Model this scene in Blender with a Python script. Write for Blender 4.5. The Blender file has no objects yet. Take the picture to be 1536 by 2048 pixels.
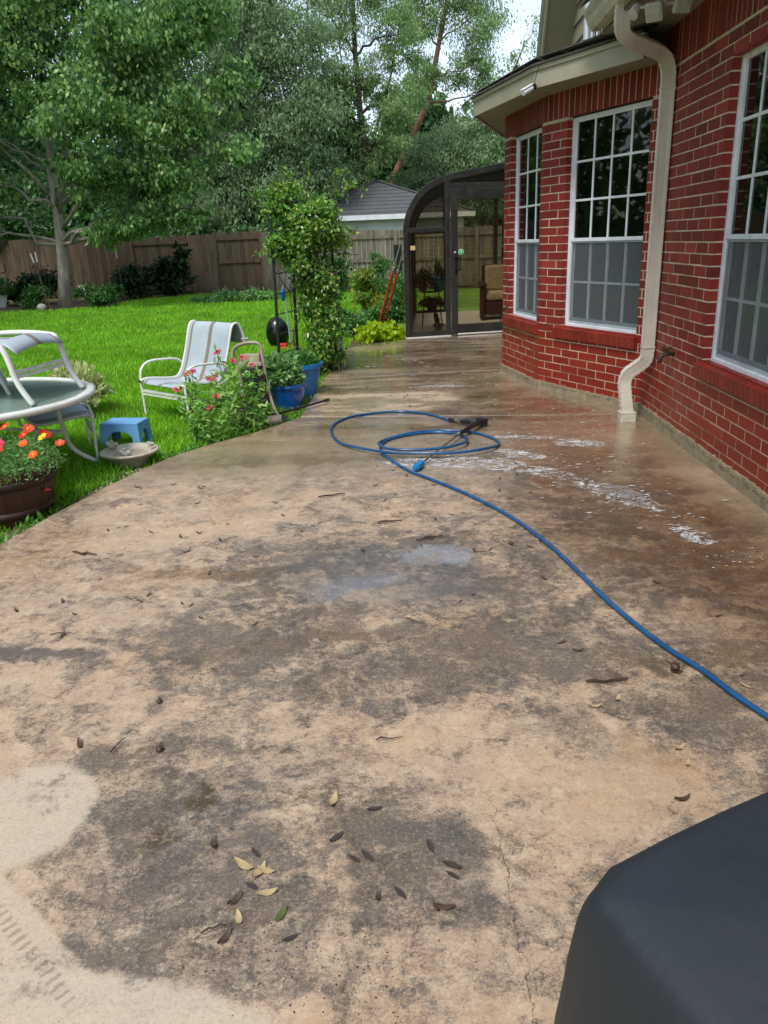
import bpy, bmesh, math, random
import numpy as np
from mathutils import Vector, Matrix
R = math.radians
rng = np.random.default_rng(7); random.seed(7)
S = bpy.context.scene
# ------------------------------------------------------------------ camera
CH = 1.38; PITCH = R(19.4); ROLL = R(2.2); YAW = R(-2.733)
fw = Vector((math.sin(YAW)*math.cos(PITCH), math.cos(YAW)*math.cos(PITCH), -math.sin(PITCH)))
rt = Vector((math.cos(YAW), -math.sin(YAW), 0)); up = rt.cross(fw)
ix = math.cos(ROLL)*rt - math.sin(ROLL)*up; iu = math.sin(ROLL)*rt + math.cos(ROLL)*up
cd = bpy.data.cameras.new('camera'); cam = bpy.data.objects.new('camera', cd); S.collection.objects.link(cam)
m3 = Matrix((ix, iu, -fw)).transposed(); cam.matrix_world = Matrix.Translation((0, 0, CH)) @ m3.to_4x4()
cd.sensor_fit = 'VERTICAL'; cd.sensor_height = 24; cd.lens = 24*1538/2048; cd.clip_start = .05; cd.clip_end = 600
S.camera = cam
# ------------------------------------------------------------------ world, sun, exposure
SUN_EL, SUN_AZ = 58, 205
W = bpy.data.worlds.new('World'); S.world = W; W.use_nodes = True
wn = W.node_tree; wn.nodes.clear()
sky = wn.nodes.new('ShaderNodeTexSky'); sky.sky_type = 'NISHITA'; sky.sun_disc = False
sky.sun_elevation = R(SUN_EL); sky.sun_rotation = R(SUN_AZ); sky.dust_density = 1.2; sky.air_density = 1.0; sky.ozone_density = 1.0
hs = wn.nodes.new('ShaderNodeHueSaturation'); hs.inputs['Saturation'].default_value = .6
bg = wn.nodes.new('ShaderNodeBackground'); bg.inputs[1].default_value = .13
wo = wn.nodes.new('ShaderNodeOutputWorld')
wn.links.new(sky.outputs[0], hs.inputs['Color']); wn.links.new(hs.outputs[0], bg.inputs[0]); wn.links.new(bg.outputs[0], wo.inputs[0])
sl = bpy.data.lights.new('sun', 'SUN'); sl.energy = 1.5; sl.angle = R(14); sl.color = (1, .97, .92)
so = bpy.data.objects.new('sun', sl); S.collection.objects.link(so)
az = R(SUN_AZ); sd = Vector((math.sin(az)*math.cos(R(SUN_EL)), math.cos(az)*math.cos(R(SUN_EL)), math.sin(R(SUN_EL))))
so.rotation_euler = sd.to_track_quat('Z', 'Y').to_euler(); so.location = sd*50
S.view_settings.view_transform = 'Standard'; S.view_settings.look = 'None'; S.view_settings.gamma = 1
S.view_settings.exposure = 1.06
S.cycles.max_bounces = 6; S.cycles.transparent_max_bounces = 12; S.cycles.diffuse_bounces = 3

# ------------------------------------------------------------------ helpers
def lin(h):
    c = [int(h[i:i+2], 16)/255 for i in (0, 2, 4)]
    return tuple((x/12.92 if x <= .04045 else ((x+.055)/1.055)**2.4) for x in c)+(1,)

class Mat:
    def __init__(s, name):
        s.m = bpy.data.materials.new(name); s.m.use_nodes = True; s.t = s.m.node_tree; s.t.nodes.clear()
        s.out = s.t.nodes.new('ShaderNodeOutputMaterial')
        s.tc = s.t.nodes.new('ShaderNodeTexCoord')
    def n(s, ty, inp=None, **pr):
        nd = s.t.nodes.new('ShaderNode'+ty)
        for k, v in pr.items(): setattr(nd, k, v)
        for k, v in (inp or {}).items():
            if isinstance(v, bpy.types.NodeSocket): s.t.links.new(v, nd.inputs[k])
            else: nd.inputs[k].default_value = v
        return nd
    def obj(s): return s.tc.outputs['Object']
    def noise(s, scale, detail=3, rough=.5, vec=None, col=False, dist=0.):
        nd = s.n('TexNoise', {'Vector': vec or s.obj(), 'Scale': scale, 'Detail': detail, 'Roughness': rough, 'Distortion': dist})
        return nd.outputs['Color' if col else 0]
    def math(s, op, a, b=0., c=0., clamp=False):
        nd = s.n('Math', {0: a, 1: b, 2: c}, operation=op); nd.use_clamp = clamp
        return nd.outputs[0]
    def vm(s, op, a, b=None, scale=None):
        inp = {0: a}
        if b is not None: inp[1] = b
        if scale is not None: inp['Scale'] = scale
        nd = s.n('VectorMath', inp, operation=op)
        return nd.outputs['Value' if op in ('LENGTH', 'DISTANCE', 'DOT_PRODUCT') else 0]
    def rng(s, x, a, b, c=0., d=1., smooth=True):
        return s.n('MapRange', {0: x, 1: a, 2: b, 3: c, 4: d}, interpolation_type='SMOOTHSTEP' if smooth else 'LINEAR').outputs[0]
    def mix(s, f, a, b, mode='MIX'):
        nd = s.n('Mix', data_type='RGBA', blend_type=mode)
        for i, v in ((0, f), (6, a), (7, b)):
            if isinstance(v, bpy.types.NodeSocket): s.t.links.new(v, nd.inputs[i])
            else: nd.inputs[i].default_value = v
        return nd.outputs[2]
    def mapn(s, loc, rot, sc, vec=None):
        return s.n('Mapping', {0: vec or s.obj(), 1: loc, 2: rot, 3: sc}, vector_type='TEXTURE').outputs[0]
    def scl(s, sc, vec=None): return s.vm('MULTIPLY', vec or s.obj(), sc)
    def bump(s, h, strength=.3, dist=.01, nrm=None):
        i = {'Height': h, 'Strength': strength, 'Distance': dist}
        if nrm is not None: i['Normal'] = nrm
        return s.n('Bump', i).outputs[0]
    def pbr(s, col, rough=.5, nrm=None, **kw):
        i = {'Base Color': col, 'Roughness': rough}
        if nrm is not None: i['Normal'] = nrm
        for k, v in kw.items(): i[k.replace('_', ' ')] = v
        b = s.n('BsdfPrincipled', i)
        return b.outputs[0]
    def done(s, sh): s.t.links.new(sh, s.out.inputs[0]); return s.m
    def island(s): return s.n('NewGeometry').outputs['Random Per Island']

def simple(name, c1, c2=None, scale=8, rough=.5, bump=0, bscale=60, stretch=(1, 1, 1), metal=0, rvar=.1, spec=.5):
    m = Mat(name); v = m.scl(stretch)
    c2 = c2 or c1
    f = m.rng(m.noise(scale, 5, .6, v), .3, .7)
    col = m.mix(f, lin(c1), lin(c2))
    r = m.rng(m.noise(scale*2.3, 3, .5, v), .3, .7, rough-rvar, rough+rvar)
    nr = m.bump(m.noise(bscale, 3, .6, v), bump, .004) if bump else None
    return m.done(m.pbr(col, r, nr, Metallic=metal, Specular_IOR_Level=spec))

def leafmat(name, cols, trans=.35, rough=.45, spec=.4):
    """leaf colours drawn per leaf, with some light coming through"""
    m = Mat(name)
    r = m.n('ValToRGB', {0: m.island()})
    cr = r.color_ramp; cr.interpolation = 'LINEAR'
    while len(cr.elements) < len(cols): cr.elements.new(.5)
    for i, c in enumerate(cols):
        cr.elements[i].position = i/(len(cols)-1); cr.elements[i].color = lin(c)
    c = m.n('HueSaturation', {'Color': r.outputs[0], 'Value': m.rng(m.noise(1.3, 3, .6), .3, .7, .8, 1.22)}).outputs[0]
    p = m.pbr(c, rough, Specular_IOR_Level=spec)
    tcol = m.n('HueSaturation', {'Color': c, 'Value': 1.5, 'Saturation': 1.1}).outputs[0]
    tr = m.n('BsdfTranslucent', {'Color': tcol}).outputs[0]
    return m.done(m.n('MixShader', {0: trans, 1: p, 2: tr}).outputs[0])

class MB:
    def __init__(s): s.v = []; s.f = []; s.mi = []; s.uv = {}
    def add(s, vs, fs, mi=0):
        o = len(s.v); s.v += [tuple(map(float, p)) for p in vs]
        s.f += [tuple(i+o for i in f) for f in fs]; s.mi += [mi]*len(fs); return s
    def box(s, c, d, rz=0, mi=0, ch=0.0, M=None):
        hx, hy, hz = d[0]/2, d[1]/2, d[2]/2
        bv = [(-1, -1, -1), (1, -1, -1), (1, 1, -1), (-1, 1, -1), (-1, -1, 1), (1, -1, 1), (1, 1, 1), (-1, 1, 1)]
        vs = [Vector((x*hx, y*hy, z*hz)) for x, y, z in bv]
        if M is None: M = Matrix.Rotation(rz, 3, 'Z')
        c = Vector(c)
        return s.add([c+M@v for v in vs], [(0, 3, 2, 1), (4, 5, 6, 7), (0, 1, 5, 4), (1, 2, 6, 5), (2, 3, 7, 6), (3, 0, 4, 7)], mi)
    def bar(s, a, b, w, h, upv=(0, 0, 1), mi=0):
        a, b = Vector(a), Vector(b); d = b-a; L = d.length; d.normalize()
        x = d.cross(Vector(upv))
        if x.length < 1e-4: x = Vector((1, 0, 0))
        x.normalize(); z = x.cross(d)
        M = Matrix((x, d, z)).transposed()
        return s.box((a+b)/2, (w, L, h), mi=mi, M=M)
    def tube(s, pts, r, n=8, mi=0, cap=True, flat=1.0, flatdir=None):
        P = [Vector(p) for p in pts]; k = len(P)
        rr = r if hasattr(r, '__len__') else [r]*k
        prev = None; o = len(s.v)
        for i, p in enumerate(P):
            t = (P[min(i+1, k-1)]-P[max(i-1, 0)])
            if t.length < 1e-9: t = Vector((0, 0, 1))
            t.normalize()
            if flatdir is not None: a = Vector(flatdir); a = a-t*a.dot(t); a.normalize()
            else:
                if prev is None:
                    a = t.orthogonal().normalized()
                else:
                    a = prev-t*prev.dot(t); a = a.normalized() if a.length > 1e-6 else t.orthogonal().normalized()
            prev = a; b = t.cross(a)
            for j in range(n):
                an = 2*math.pi*j/n
                s.v.append(tuple(p+a*math.cos(an)*rr[i]+b*math.sin(an)*rr[i]*flat))
        for i in range(k-1):
            for j in range(n):
                s.f.append((o+i*n+j, o+i*n+(j+1) % n, o+(i+1)*n+(j+1) % n, o+(i+1)*n+j)); s.mi.append(mi)
        if cap:
            s.f.append(tuple(o+j for j in range(n))[::-1]); s.f.append(tuple(o+(k-1)*n+j for j in range(n))); s.mi += [mi, mi]
        return s
    def lathe(s, prof, c=(0, 0, 0), n=32, mi=0, sx=1, sy=1, wob=None):
        o = len(s.v); k = len(prof)
        for r, z in prof:
            for j in range(n):
                a = 2*math.pi*j/n; w = wob(a, z) if wob else 1
                s.v.append((c[0]+r*math.cos(a)*sx*w, c[1]+r*math.sin(a)*sy*w, c[2]+z))
        for i in range(k-1):
            for j in range(n):
                s.f.append((o+i*n+j, o+i*n+(j+1) % n, o+(i+1)*n+(j+1) % n, o+(i+1)*n+j)); s.mi.append(mi)
        return s
    def poly(s, pts, z0, z1, mi=0):
        n = len(pts); vs = [(x, y, z0) for x, y in pts]+[(x, y, z1) for x, y in pts]
        fs = [tuple(range(n))[::-1], tuple(range(n, 2*n))]+[(i, (i+1) % n, n+(i+1) % n, n+i) for i in range(n)]
        return s.add(vs, fs, mi)
    def ball(s, c, r, n=10, k=6, mi=0, jit=0):
        rx, ry, rz = r if hasattr(r, '__len__') else (r, r, r); o = len(s.v)
        for i in range(k+1):
            th = math.pi*i/k
            for j in range(n):
                a = 2*math.pi*j/n; q = 1+jit*random.uniform(-1, 1)
                s.v.append((c[0]+rx*math.sin(th)*math.cos(a)*q, c[1]+ry*math.sin(th)*math.sin(a)*q, c[2]+rz*math.cos(th)*q))
        for i in range(k):
            for j in range(n):
                s.f.append((o+i*n+j, o+(i+1)*n+j, o+(i+1)*n+(j+1) % n, o+i*n+(j+1) % n)); s.mi.append(mi)
        return s
    def build(s, name, mats, parent=None, smooth=False, bevel=0, auto=None, world=True, sub=0):
        me = bpy.data.meshes.new(name); me.from_pydata(s.v, [], s.f); me.update()
        if not isinstance(mats, (list, tuple)): mats = [mats]
        for m in mats: me.materials.append(m)
        if len(mats) > 1: me.polygons.foreach_set('material_index', s.mi)
        o = bpy.data.objects.new(name, me); S.collection.objects.link(o)
        finish(o, parent, world)
        if smooth: me.polygons.foreach_set('use_smooth', [True]*len(me.polygons))
        if bevel:
            b = o.modifiers.new('bevel', 'BEVEL'); b.width = bevel; b.segments = 2; b.limit_method = 'ANGLE'; b.angle_limit = R(40)
        if sub:
            b = o.modifiers.new('sub', 'SUBSURF'); b.levels = sub; b.render_levels = sub
        if auto:
            me.polygons.foreach_set('use_smooth', [True]*len(me.polygons)); me.set_sharp_from_angle(angle=R(auto))
        return o

def root_loc(o):
    while o.parent: o = o.parent
    return o.location.copy()
def finish(o, parent, world=True):
    me = o.data
    if parent is not None:
        o.parent = parent
        if world: me.transform(Matrix.Translation(-root_loc(parent)))
    else:
        if world and len(me.vertices):
            co = np.empty(len(me.vertices)*3); me.vertices.foreach_get('co', co); co = co.reshape(-1, 3)
            mn, mx = co.min(0), co.max(0); b = Vector(((mn[0]+mx[0])/2, (mn[1]+mx[1])/2, mn[2]))
            me.transform(Matrix.Translation(-b)); o.location = b
    me.update()

def fastmesh(name, V, F, mats, parent=None, mi=None, world=True):
    """V (n,3), F (m,k) numpy -> mesh object"""
    me = bpy.data.meshes.new(name); k = F.shape[1]
    me.vertices.add(len(V)); me.vertices.foreach_set('co', np.ascontiguousarray(V, dtype=np.float32).ravel())
    me.loops.add(F.size); me.loops.foreach_set('vertex_index', F.astype(np.int32).ravel())
    me.polygons.add(len(F)); me.polygons.foreach_set('loop_start', np.arange(0, F.size, k, dtype=np.int32))
    if not isinstance(mats, (list, tuple)): mats = [mats]
    for m in mats: me.materials.append(m)
    if mi is not None: me.polygons.foreach_set('material_index', mi.astype(np.int32))
    me.update(calc_edges=True)
    o = bpy.data.objects.new(name, me); S.collection.objects.link(o); finish(o, parent, world)
    return o

def thing(name, label, cat, loc=(0, 0, 0), rz=0, group=None):
    o = bpy.data.objects.new(name, None); S.collection.objects.link(o); o.location = loc; o.rotation_euler = (0, 0, rz)
    return tag(o, label, cat, group)
def tag(o, label, cat, group=None, kind=None):
    o['label'] = label; o['category'] = cat
    if group: o['group'] = group
    if kind: o['kind'] = kind
    return o
def struct(o, kind='structure', label=None):
    o['kind'] = kind
    if label: o['label'] = label
    return o
def copy_tree(o, parent=None, label=None):
    c = o.copy(); S.collection.objects.link(c)
    if parent: c.parent = parent
    if label: c['label'] = label
    for ch in list(o.children): copy_tree(ch, c)
    return c

def smooth_path(pts, n=6):
    P = [Vector(p) for p in pts]; out_ = []
    for i in range(len(P)-1):
        p0, p1, p2, p3 = P[max(i-1, 0)], P[i], P[i+1], P[min(i+2, len(P)-1)]
        for j in range(n):
            t = j/n; out_.append(.5*((2*p1)+(-p0+p2)*t+(2*p0-5*p1+4*p2-p3)*t*t+(-p0+3*p1-3*p2+p3)*t**3))
    out_.append(P[-1]); return out_
def unit(a): return a/np.maximum(np.linalg.norm(a, axis=-1, keepdims=True), 1e-9)
def leaves(name, P, size, mat, parent=None, aspect=.5, droop=.3, fold=.25, outward=None, upn=.6, jitter=.35):
    """one small folded blade per point"""
    n = len(P); d = rng.normal(size=(n, 3)); d[:, 2] -= droop*1.5
    if outward is not None: d += outward*1.2
    d = unit(d); nr = rng.normal(size=(n, 3)); nr[:, 2] += upn*2
    sd_ = unit(np.cross(d, nr)); nn = np.cross(sd_, d)
    L = size*(1+jitter*rng.uniform(-1, 1, (n, 1))); Wd = L*aspect*.5
    V = np.empty((n, 4, 3)); V[:, 0] = P; V[:, 1] = P+d*L*.45+sd_*Wd+nn*Wd*fold; V[:, 2] = P+d*L; V[:, 3] = P+d*L*.45-sd_*Wd+nn*Wd*fold
    V = V.reshape(-1, 3); b = np.arange(n)[:, None]*4
    F = np.concatenate([b+np.array([[0, 1, 2]]), b+np.array([[0, 2, 3]])], 0)
    return fastmesh(name, V, F, mat, parent)

def clump_points(clumps, n, sub=26, sig=.16, shell=.45):
    """clumps: (x,y,z,rx,ry,rz[,w]); leaves gather round sub-centres near each clump's surface"""
    w = np.array([c[3]*c[4]*c[5] for c in clumps])**.72; w = w/w.sum(); out = []; subs = []
    for c, f in zip(clumps, w):
        m = max(int(n*f), 30); r = np.array(c[3:6])
        k = max(int(sub*(r.prod()**.5)), 6)
        dd = unit(rng.normal(size=(k, 3))); rad = rng.uniform(shell, 1.05, (k, 1))
        sc = np.array(c[:3])+dd*rad*r
        idx = rng.integers(0, k, m); s_ = sig*(r.mean())*rng.uniform(.5, 1.4, (k, 1))
        out.append(sc[idx]+rng.normal(size=(m, 3))*s_[idx]*np.array([1.15, 1.15, .7]))
        subs.append((np.array(c[:3]), sc))
    return np.concatenate(out), subs

def curve_pts(a, b, sag=0, k=7, wob=.0):
    a, b = np.array(a, float), np.array(b, float); out = []
    w = rng.normal(size=(k, 3))*wob*np.linalg.norm(b-a)
    for i in range(k):
        t = i/(k-1); p = a+(b-a)*t; p[2] += sag*math.sin(math.pi*t)
        if 0 < i < k-1: p = p+w[i]
        out.append(p)
    return out

def tree(name, label, trunk, r0, clumps, n, size, lm, bm, group=None, limbs=None, twigs=5, aspect=.5, droop=.3, sig=.16, shell=.45, cat='tree', sub=26, rl=.35):
    t = thing(name, label, cat, (trunk[0][0], trunk[0][1], trunk[0][2]), 0, group)
    mb = MB(); k = len(trunk)
    mb.tube(trunk, [r0*(1.25 if i == 0 else 1)*(1-.65*i/(k-1)) for i in range(k)], 10)
    mb.build('trunk', bm, t, smooth=True)
    P, subs = clump_points(clumps, n, sub, sig, shell)
    br = MB()
    T = np.array([tuple(p) for p in trunk])
    for (c, sc) in subs:
        j = np.argmin(np.linalg.norm(T-(c-np.array([0, 0, .8])), axis=1)); j = max(min(j, k-1), k//3)
        a = T[j]
        cp = curve_pts(a, c, sag=.15, wob=.035, k=8); L0 = r0*rl*(1.0-.4*j/k)
        br.tube(cp, [L0*(1-.75*i/7) for i in range(8)], 6)
        for q in sc[:twigs*2]:
            m = cp[random.randint(4, 7)]
            br.tube(curve_pts(m, q, sag=.08, wob=.06, k=5), [L0*.28, L0*.22, L0*.16, L0*.1, L0*.05], 4)
    for l, ra in (limbs or []):
        kk = len(l); br.tube(l, [ra*(1-.7*i/(kk-1)) for i in range(kk)], 7)
    br.build('branches', bm, t, smooth=True)
    leaves('crown', P, size, lm, t, aspect=aspect, droop=droop)
    return t

def inpoly(P, poly):
    x, y = P[:, 0], P[:, 1]; ins = np.zeros(len(P), bool); n = len(poly)
    for i in range(n):
        x1, y1 = poly[i]; x2, y2 = poly[(i+1) % n]
        c = ((y1 > y) != (y2 > y)) & (x < (x2-x1)*(y-y1)/((y2-y1)+1e-12)+x1); ins ^= c
    return ins
# ================================================================== PATIO
LZ = -.06
EDGE = [(-2.45, -3), (-2.3, 2.4), (-2.2, 3.1), (-2.13, 3.56), (-2.05, 4.05), (-1.95, 4.5), (-1.82, 4.98), (-1.7, 5.27), (-1.52, 5.56), (-1.31, 5.83), (-1.12, 6.14), (-.99, 6.4), (-.985, 7.9), (-.98, 9.1), (-.97, 10.79), (-.13, 11.56)]
def concrete():
    m = Mat('stained_wet_concrete'); P = m.obj()
    wob1 = m.vm('SUBTRACT', m.noise(1.6, 4, .6, col=True), (.5, .5, .5))
    wob2 = m.vm('SUBTRACT', m.noise(11, 4, .65, col=True), (.5, .5, .5))
    Pd = m.vm('ADD', P, m.vm('ADD', m.vm('SCALE', wob1, scale=.5), m.vm('SCALE', wob2, scale=.14)))
    Ps = m.vm('ADD', P, m.vm('SCALE', wob2, scale=.03))
    def M(cx, cy, rx, ry, rot=0, soft=.4, vec=None):
        q = m.mapn((cx, cy, 0), (0, 0, R(rot)), (rx, ry, 1), vec or Pd)
        q = m.vm('MULTIPLY', q, (1, 1, 0))
        return m.rng(m.vm('LENGTH', q), 1+soft, 1-soft, 0, 1)
    def B(cx, cy, rx, ry, rot=0, soft=.3, vec=None):
        q = m.vm('ABSOLUTE', m.mapn((cx, cy, 0), (0, 0, R(rot)), (rx, ry, 1), vec or Ps)); sx = m.n('SeparateXYZ', {0: q})
        l = m.math('POWER', m.math('ADD', m.math('POWER', sx.outputs[0], 5.), m.math('POWER', sx.outputs[1], 5.)), .2)
        return m.rng(l, 1+soft, 1-soft, 0, 1)
    def total(ms):
        a = None
        for w, x in ms:
            x = m.math('MULTIPLY', x, w); a = x if a is None else m.math('ADD', a, x)
        return a
    big = m.noise(1.1, 5, .62); med = m.noise(4.5, 8, .72, Pd); fine = m.noise(26, 7, .78); grain = m.noise(190, 4, .8)
    mott = m.noise(9, 9, .82, Pd); strk = m.noise(5.5, 6, .68, m.scl((.45, 1.5, 1), Pd))
    sy = m.n('SeparateXYZ', {0: Pd}); X, Y = sy.outputs[0], sy.outputs[1]
    # ---- growth / dirt
    dark = total([(.42, M(.6, 2.3, .8, .28, 6)), (.24, M(-.3, 2.35, .65, .3, 0)), (.3, M(-.35, 3.2, .75, .5, -20)), (.42, M(-.6, 1.22, .35, .2, 10)),
                  (.5, B(-.02, 1.40, .16, .16, 4, .14)), (.3, m.math('MULTIPLY', M(-1.3, 2.1, .46, .46, 0, .05, Ps), m.math('SUBTRACT', 1, M(-1.3, 2.1, .42, .42, 0, .05, Ps)))), (.3, M(-.65, 2.65, .35, .3)), (.35, M(.75, 2.9, .5, .35)), (.4, M(.95, 1.9, .35, .25)), (.22, M(.55, 3.6, .5, .45)),
                  (.7, M(-1.45, 2.43, .28, .045, 2, .5)), (.45, M(-.6, 2.47, .6, .035, 6, .6)), (.35, M(-.75, 3.16, .5, .06, 0, .6)), (.35, M(-.7, 1.75, .3, .25, 20)), (.28, M(-.3, 1.55, .5, .14, 12)),
                  (.25, M(.3, 4.3, .8, .25, 0)), (.25, M(1.3, 3.6, .35, .6, 0))])
    light = total([(.8, M(-1.05, 1.6, .17, .2, 0, .12, Ps)), (.3, M(-1.3, 2.1, .42, .42, 0, .06, Ps)), (.9, M(-.78, .98, .58, .17, -4, .1, Ps)), (.7, B(-.86, 1.21, .34, .055, -40, .2)), (-.0, B(-.86, 1.21, .34, .055, -40, .15)),
                   (.75, M(.42, 1.72, .45, .17, 8)), (.35, M(-1.5, 3.1, .6, .5, 0)), (.45, M(-1.2, 3.75, .75, .3, 0)), (.4, M(.05, 1.95, .3, .16)), (.3, M(-.1, 2.8, .25, .12)), (.35, M(.12, 1.12, .2, .35, 10)), (.3, M(-.15, 4.2, .5, .12))])
    s = m.math('ADD', m.math('SUBTRACT', dark, light), m.math('MULTIPLY', m.math('SUBTRACT', big, .5), 1.1))
    s = m.math('ADD', s, m.math('MULTIPLY', m.math('SUBTRACT', strk, .5), 1.7))
    s = m.math('ADD', s, m.math('MULTIPLY', m.math('SUBTRACT', med, .5), 2.6))
    s = m.math('ADD', s, m.math('MULTIPLY', m.math('SUBTRACT', mott, .5), 3.0))
    near = m.rng(Y, 5.4, 3.7, 0, 1)
    s0 = m.math('ADD', m.math('MULTIPLY', s, .74), .46)
    gr = m.math('ADD', m.math('MULTIPLY', m.math('SUBTRACT', fine, .5), 1.7), m.math('MULTIPLY', m.math('SUBTRACT', grain, .5), 1.6))
    gr = m.math('ADD', gr, m.math('MULTIPLY', m.math('SUBTRACT', m.noise(75, 5, .8, m.scl((.7, 1.2, 1))), .5), 1.4))
    sn = m.math('MULTIPLY', m.rng(m.math('ADD', s0, gr), .0, 1.0), m.math('ADD', m.math('MULTIPLY', near, .62), .3))
    cream = m.mix(m.rng(m.noise(2.2, 5, .6), .35, .65), lin('ae957a'), lin('a18d78'))
    cream = m.mix(m.rng(m.noise(14, 5, .7), .4, .75, 0, .55), cream, lin('c8b89c'))
    cream = m.mix(m.math('MULTIPLY', m.rng(m.noise(1.9, 4, .6, m.vm('ADD', P, (7, 3, 0))), .5, .75), .55), cream, lin('a8845e'))
    dirt = m.mix(m.rng(m.noise(3.1, 5, .6, m.vm('ADD', P, (2, 9, 0))), .38, .62), lin('5a4f45'), lin('504d4a'))
    dirt = m.mix(m.rng(m.noise(38, 5, .75), .42, .66, 0, .75), dirt, lin('6e604f'))
    dirt = m.mix(m.rng(m.noise(60, 4, .7, m.vm('ADD', P, (3, 1, 0))), .5, .7, 0, .7), dirt, lin('332c28'))
    cream = m.mix(m.rng(m.noise(44, 5, .75, m.vm('ADD', P, (1, 4, 0))), .5, .7, 0, .55), cream, lin('85705a'))
    col = m.mix(sn, cream, dirt)
    gk = m.rng(gr, -.5, .6, .85, .42)
    col = m.mix(m.math('MULTIPLY', m.math('MAXIMUM', M(-.78, .98, .58, .17, -4, .1, Ps), m.math('MULTIPLY', B(-.86, 1.21, .34, .055, -40, .15), .75)), gk), col, lin('b4a896'))
    col = m.mix(m.math('MULTIPLY', M(-1.05, 1.6, .17, .2, 0, .12, Ps), gk), col, lin('b4a896'))
    # tread marks pressed in the pale track
    # amber tannin smears and two moss spots
    amb = total([(.6, M(-1.0, 3.17, .32, .05, 0, .5)), (.4, M(-1.9, 3.4, .3, .5, 10, .5)), (.4, M(.62, 1.86, .12, .07)), (.35, M(.9, 2.35, .3, .1)), (.3, M(-.4, 2.5, .25, .05))])
    col = m.mix(m.math('MULTIPLY', amb, m.rng(fine, .3, .6), clamp=True), col, lin('6e5028'))
    moss = total([(1, M(-.57, 1.7, .035, .055, 0, .4)), (.8, M(-.61, 1.55, .03, .03, 0, .5))])
    col = m.mix(m.math('MULTIPLY', moss, m.rng(fine, .42, .55), clamp=True), col, lin('4f3d10'))
    # ---- far slab: rinsed clean at left, brown wash at right, sky sheen painted as pale streaks
    rb = total([(.9, M(1.2, 3.9, .55, 1.5, 8, .35)), (.8, M(.9, 6.6, .75, .8, -25, .4)), (.5, M(.4, 9.4, 1.2, 1.1, 0, .3)), (.55, M(-.8, 5.0, .9, .1, 4, .5)), (.5, M(-.3, 5.9, 1.0, .07, -4, .6))])
    rbm = m.math('MULTIPLY', rb, m.rng(strk, .25, .62), clamp=True)
    col = m.mix(m.math('MULTIPLY', rbm, .85), col, m.mix(m.rng(med, .4, .6), lin('6a4c2e'), lin('5a4430')))
    cl = m.math('MAXIMUM', m.math('MULTIPLY', M(-.35, 7.0, .75, .5, -5, .2), .9), m.math('MULTIPLY', m.math('MULTIPLY', total([(1, M(-.3, 8.75, .9, .16, 5)), (1, M(-.4, 9.7, .6, .2, 0)), (1, M(0, 8.05, .9, .12, 5)), (.8, M(.3, 10.6, .9, .25, 8)), (.8, M(-.9, 5.35, .9, .12, 8)), (.7, M(.6, 6.75, .5, .12, -8)), (1, M(-.9, 7.5, .12, 3.2, 0))]), m.rng(strk, .3, .55)), .75, clamp=True))  # rinsed concrete band, plus pale streaks painted in for reflected sky
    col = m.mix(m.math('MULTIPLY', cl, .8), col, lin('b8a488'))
    wallstrip = m.math('MULTIPLY', M(1.72, 4.4, .16, 2.2, 0, .5), .6)
    col = m.mix(wallstrip, col, lin('948064'))
    col = m.mix(m.math('MULTIPLY', m.math('MULTIPLY', B(-.02, 1.40, .155, .16, 4, .16), m.rng(M(-.16, 1.33, .2, .17, 0, .5), 0, 1, 1, .35)), .42), col, lin('454746'))
    # ---- specks, pits
    sp = m.n('TexVoronoi', {'Vector': P, 'Scale': 75.}, feature='F1').outputs[0]
    col = m.mix(m.math('MULTIPLY', m.rng(sp, .16, .05), m.rng(fine, .5, .62)), col, lin('cabb9e'))
    col = m.mix(m.rng(grain, .58, .75, 0, .5), col, lin('473a2e'))
    n120 = m.noise(115, 4, .8, m.vm('ADD', P, (5, 2, 0))); dry = m.math('SUBTRACT', 1, m.math('MULTIPLY', m.rng(Y, 4.0, 5.2), .7))
    col = m.mix(m.math('MULTIPLY', m.rng(n120, .535, .64), m.math('MULTIPLY', dry, .30)), col, lin('cfbd9c'))
    col = m.mix(m.math('MULTIPLY', m.rng(n120, .46, .36), m.math('MULTIPLY', dry, .26)), col, lin('3c332b'))
    mold = m.math('MULTIPLY', m.rng(m.math('ADD', m.noise(3.4, 8, .75, m.vm('ADD', Pd, (4, 4, 0))), m.math('MULTIPLY', sn, .12)), .57, .68), m.rng(fine, .4, .6))
    col = m.mix(m.math('MULTIPLY', mold, m.math('MULTIPLY', near, .5)), col, lin('35302a'))
    # ---- cracks: thin winding dark lines
    def crack(px, py, rot, length, wd=.0022):
        q = m.mapn((px, py, 0), (0, 0, R(rot)), (1, 1, 1), m.vm('ADD', P, m.vm('SCALE', wob2, scale=.09)))
        xs = m.n('SeparateXYZ', {0: q}); a = m.math('ABSOLUTE', xs.outputs[0])
        return m.math('MULTIPLY', m.rng(a, wd*1.8, wd*.5), m.rng(m.math('ABSOLUTE', xs.outputs[1]), length, length*.85))
    ck = m.math('MAXIMUM', crack(.185, 1.33, 2, .33, .0009), m.math('MAXIMUM', crack(.35, 3.0, 55, .4, .001), crack(.2, 1.9, 80, .12, .0007)))
    col = m.mix(m.math('MULTIPLY', ck, .8), col, lin('3a2c20'))
    # ---- water
    wet = total([(1, m.rng(Y, 4.3, 5.0)), (.9, M(1.15, 3.9, .6, 1.4, 10, .3)), (1.1, M(-.15, 3.1, .5, .33, -12, .3)), (.5, M(-.5, 1.6, .12, .25, 0, .5)), (.7, M(-1.45, 2.43, .25, .045, 2, .4)), (-.75, M(-.35, 7.0, .75, .5, -5, .2))])
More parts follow.
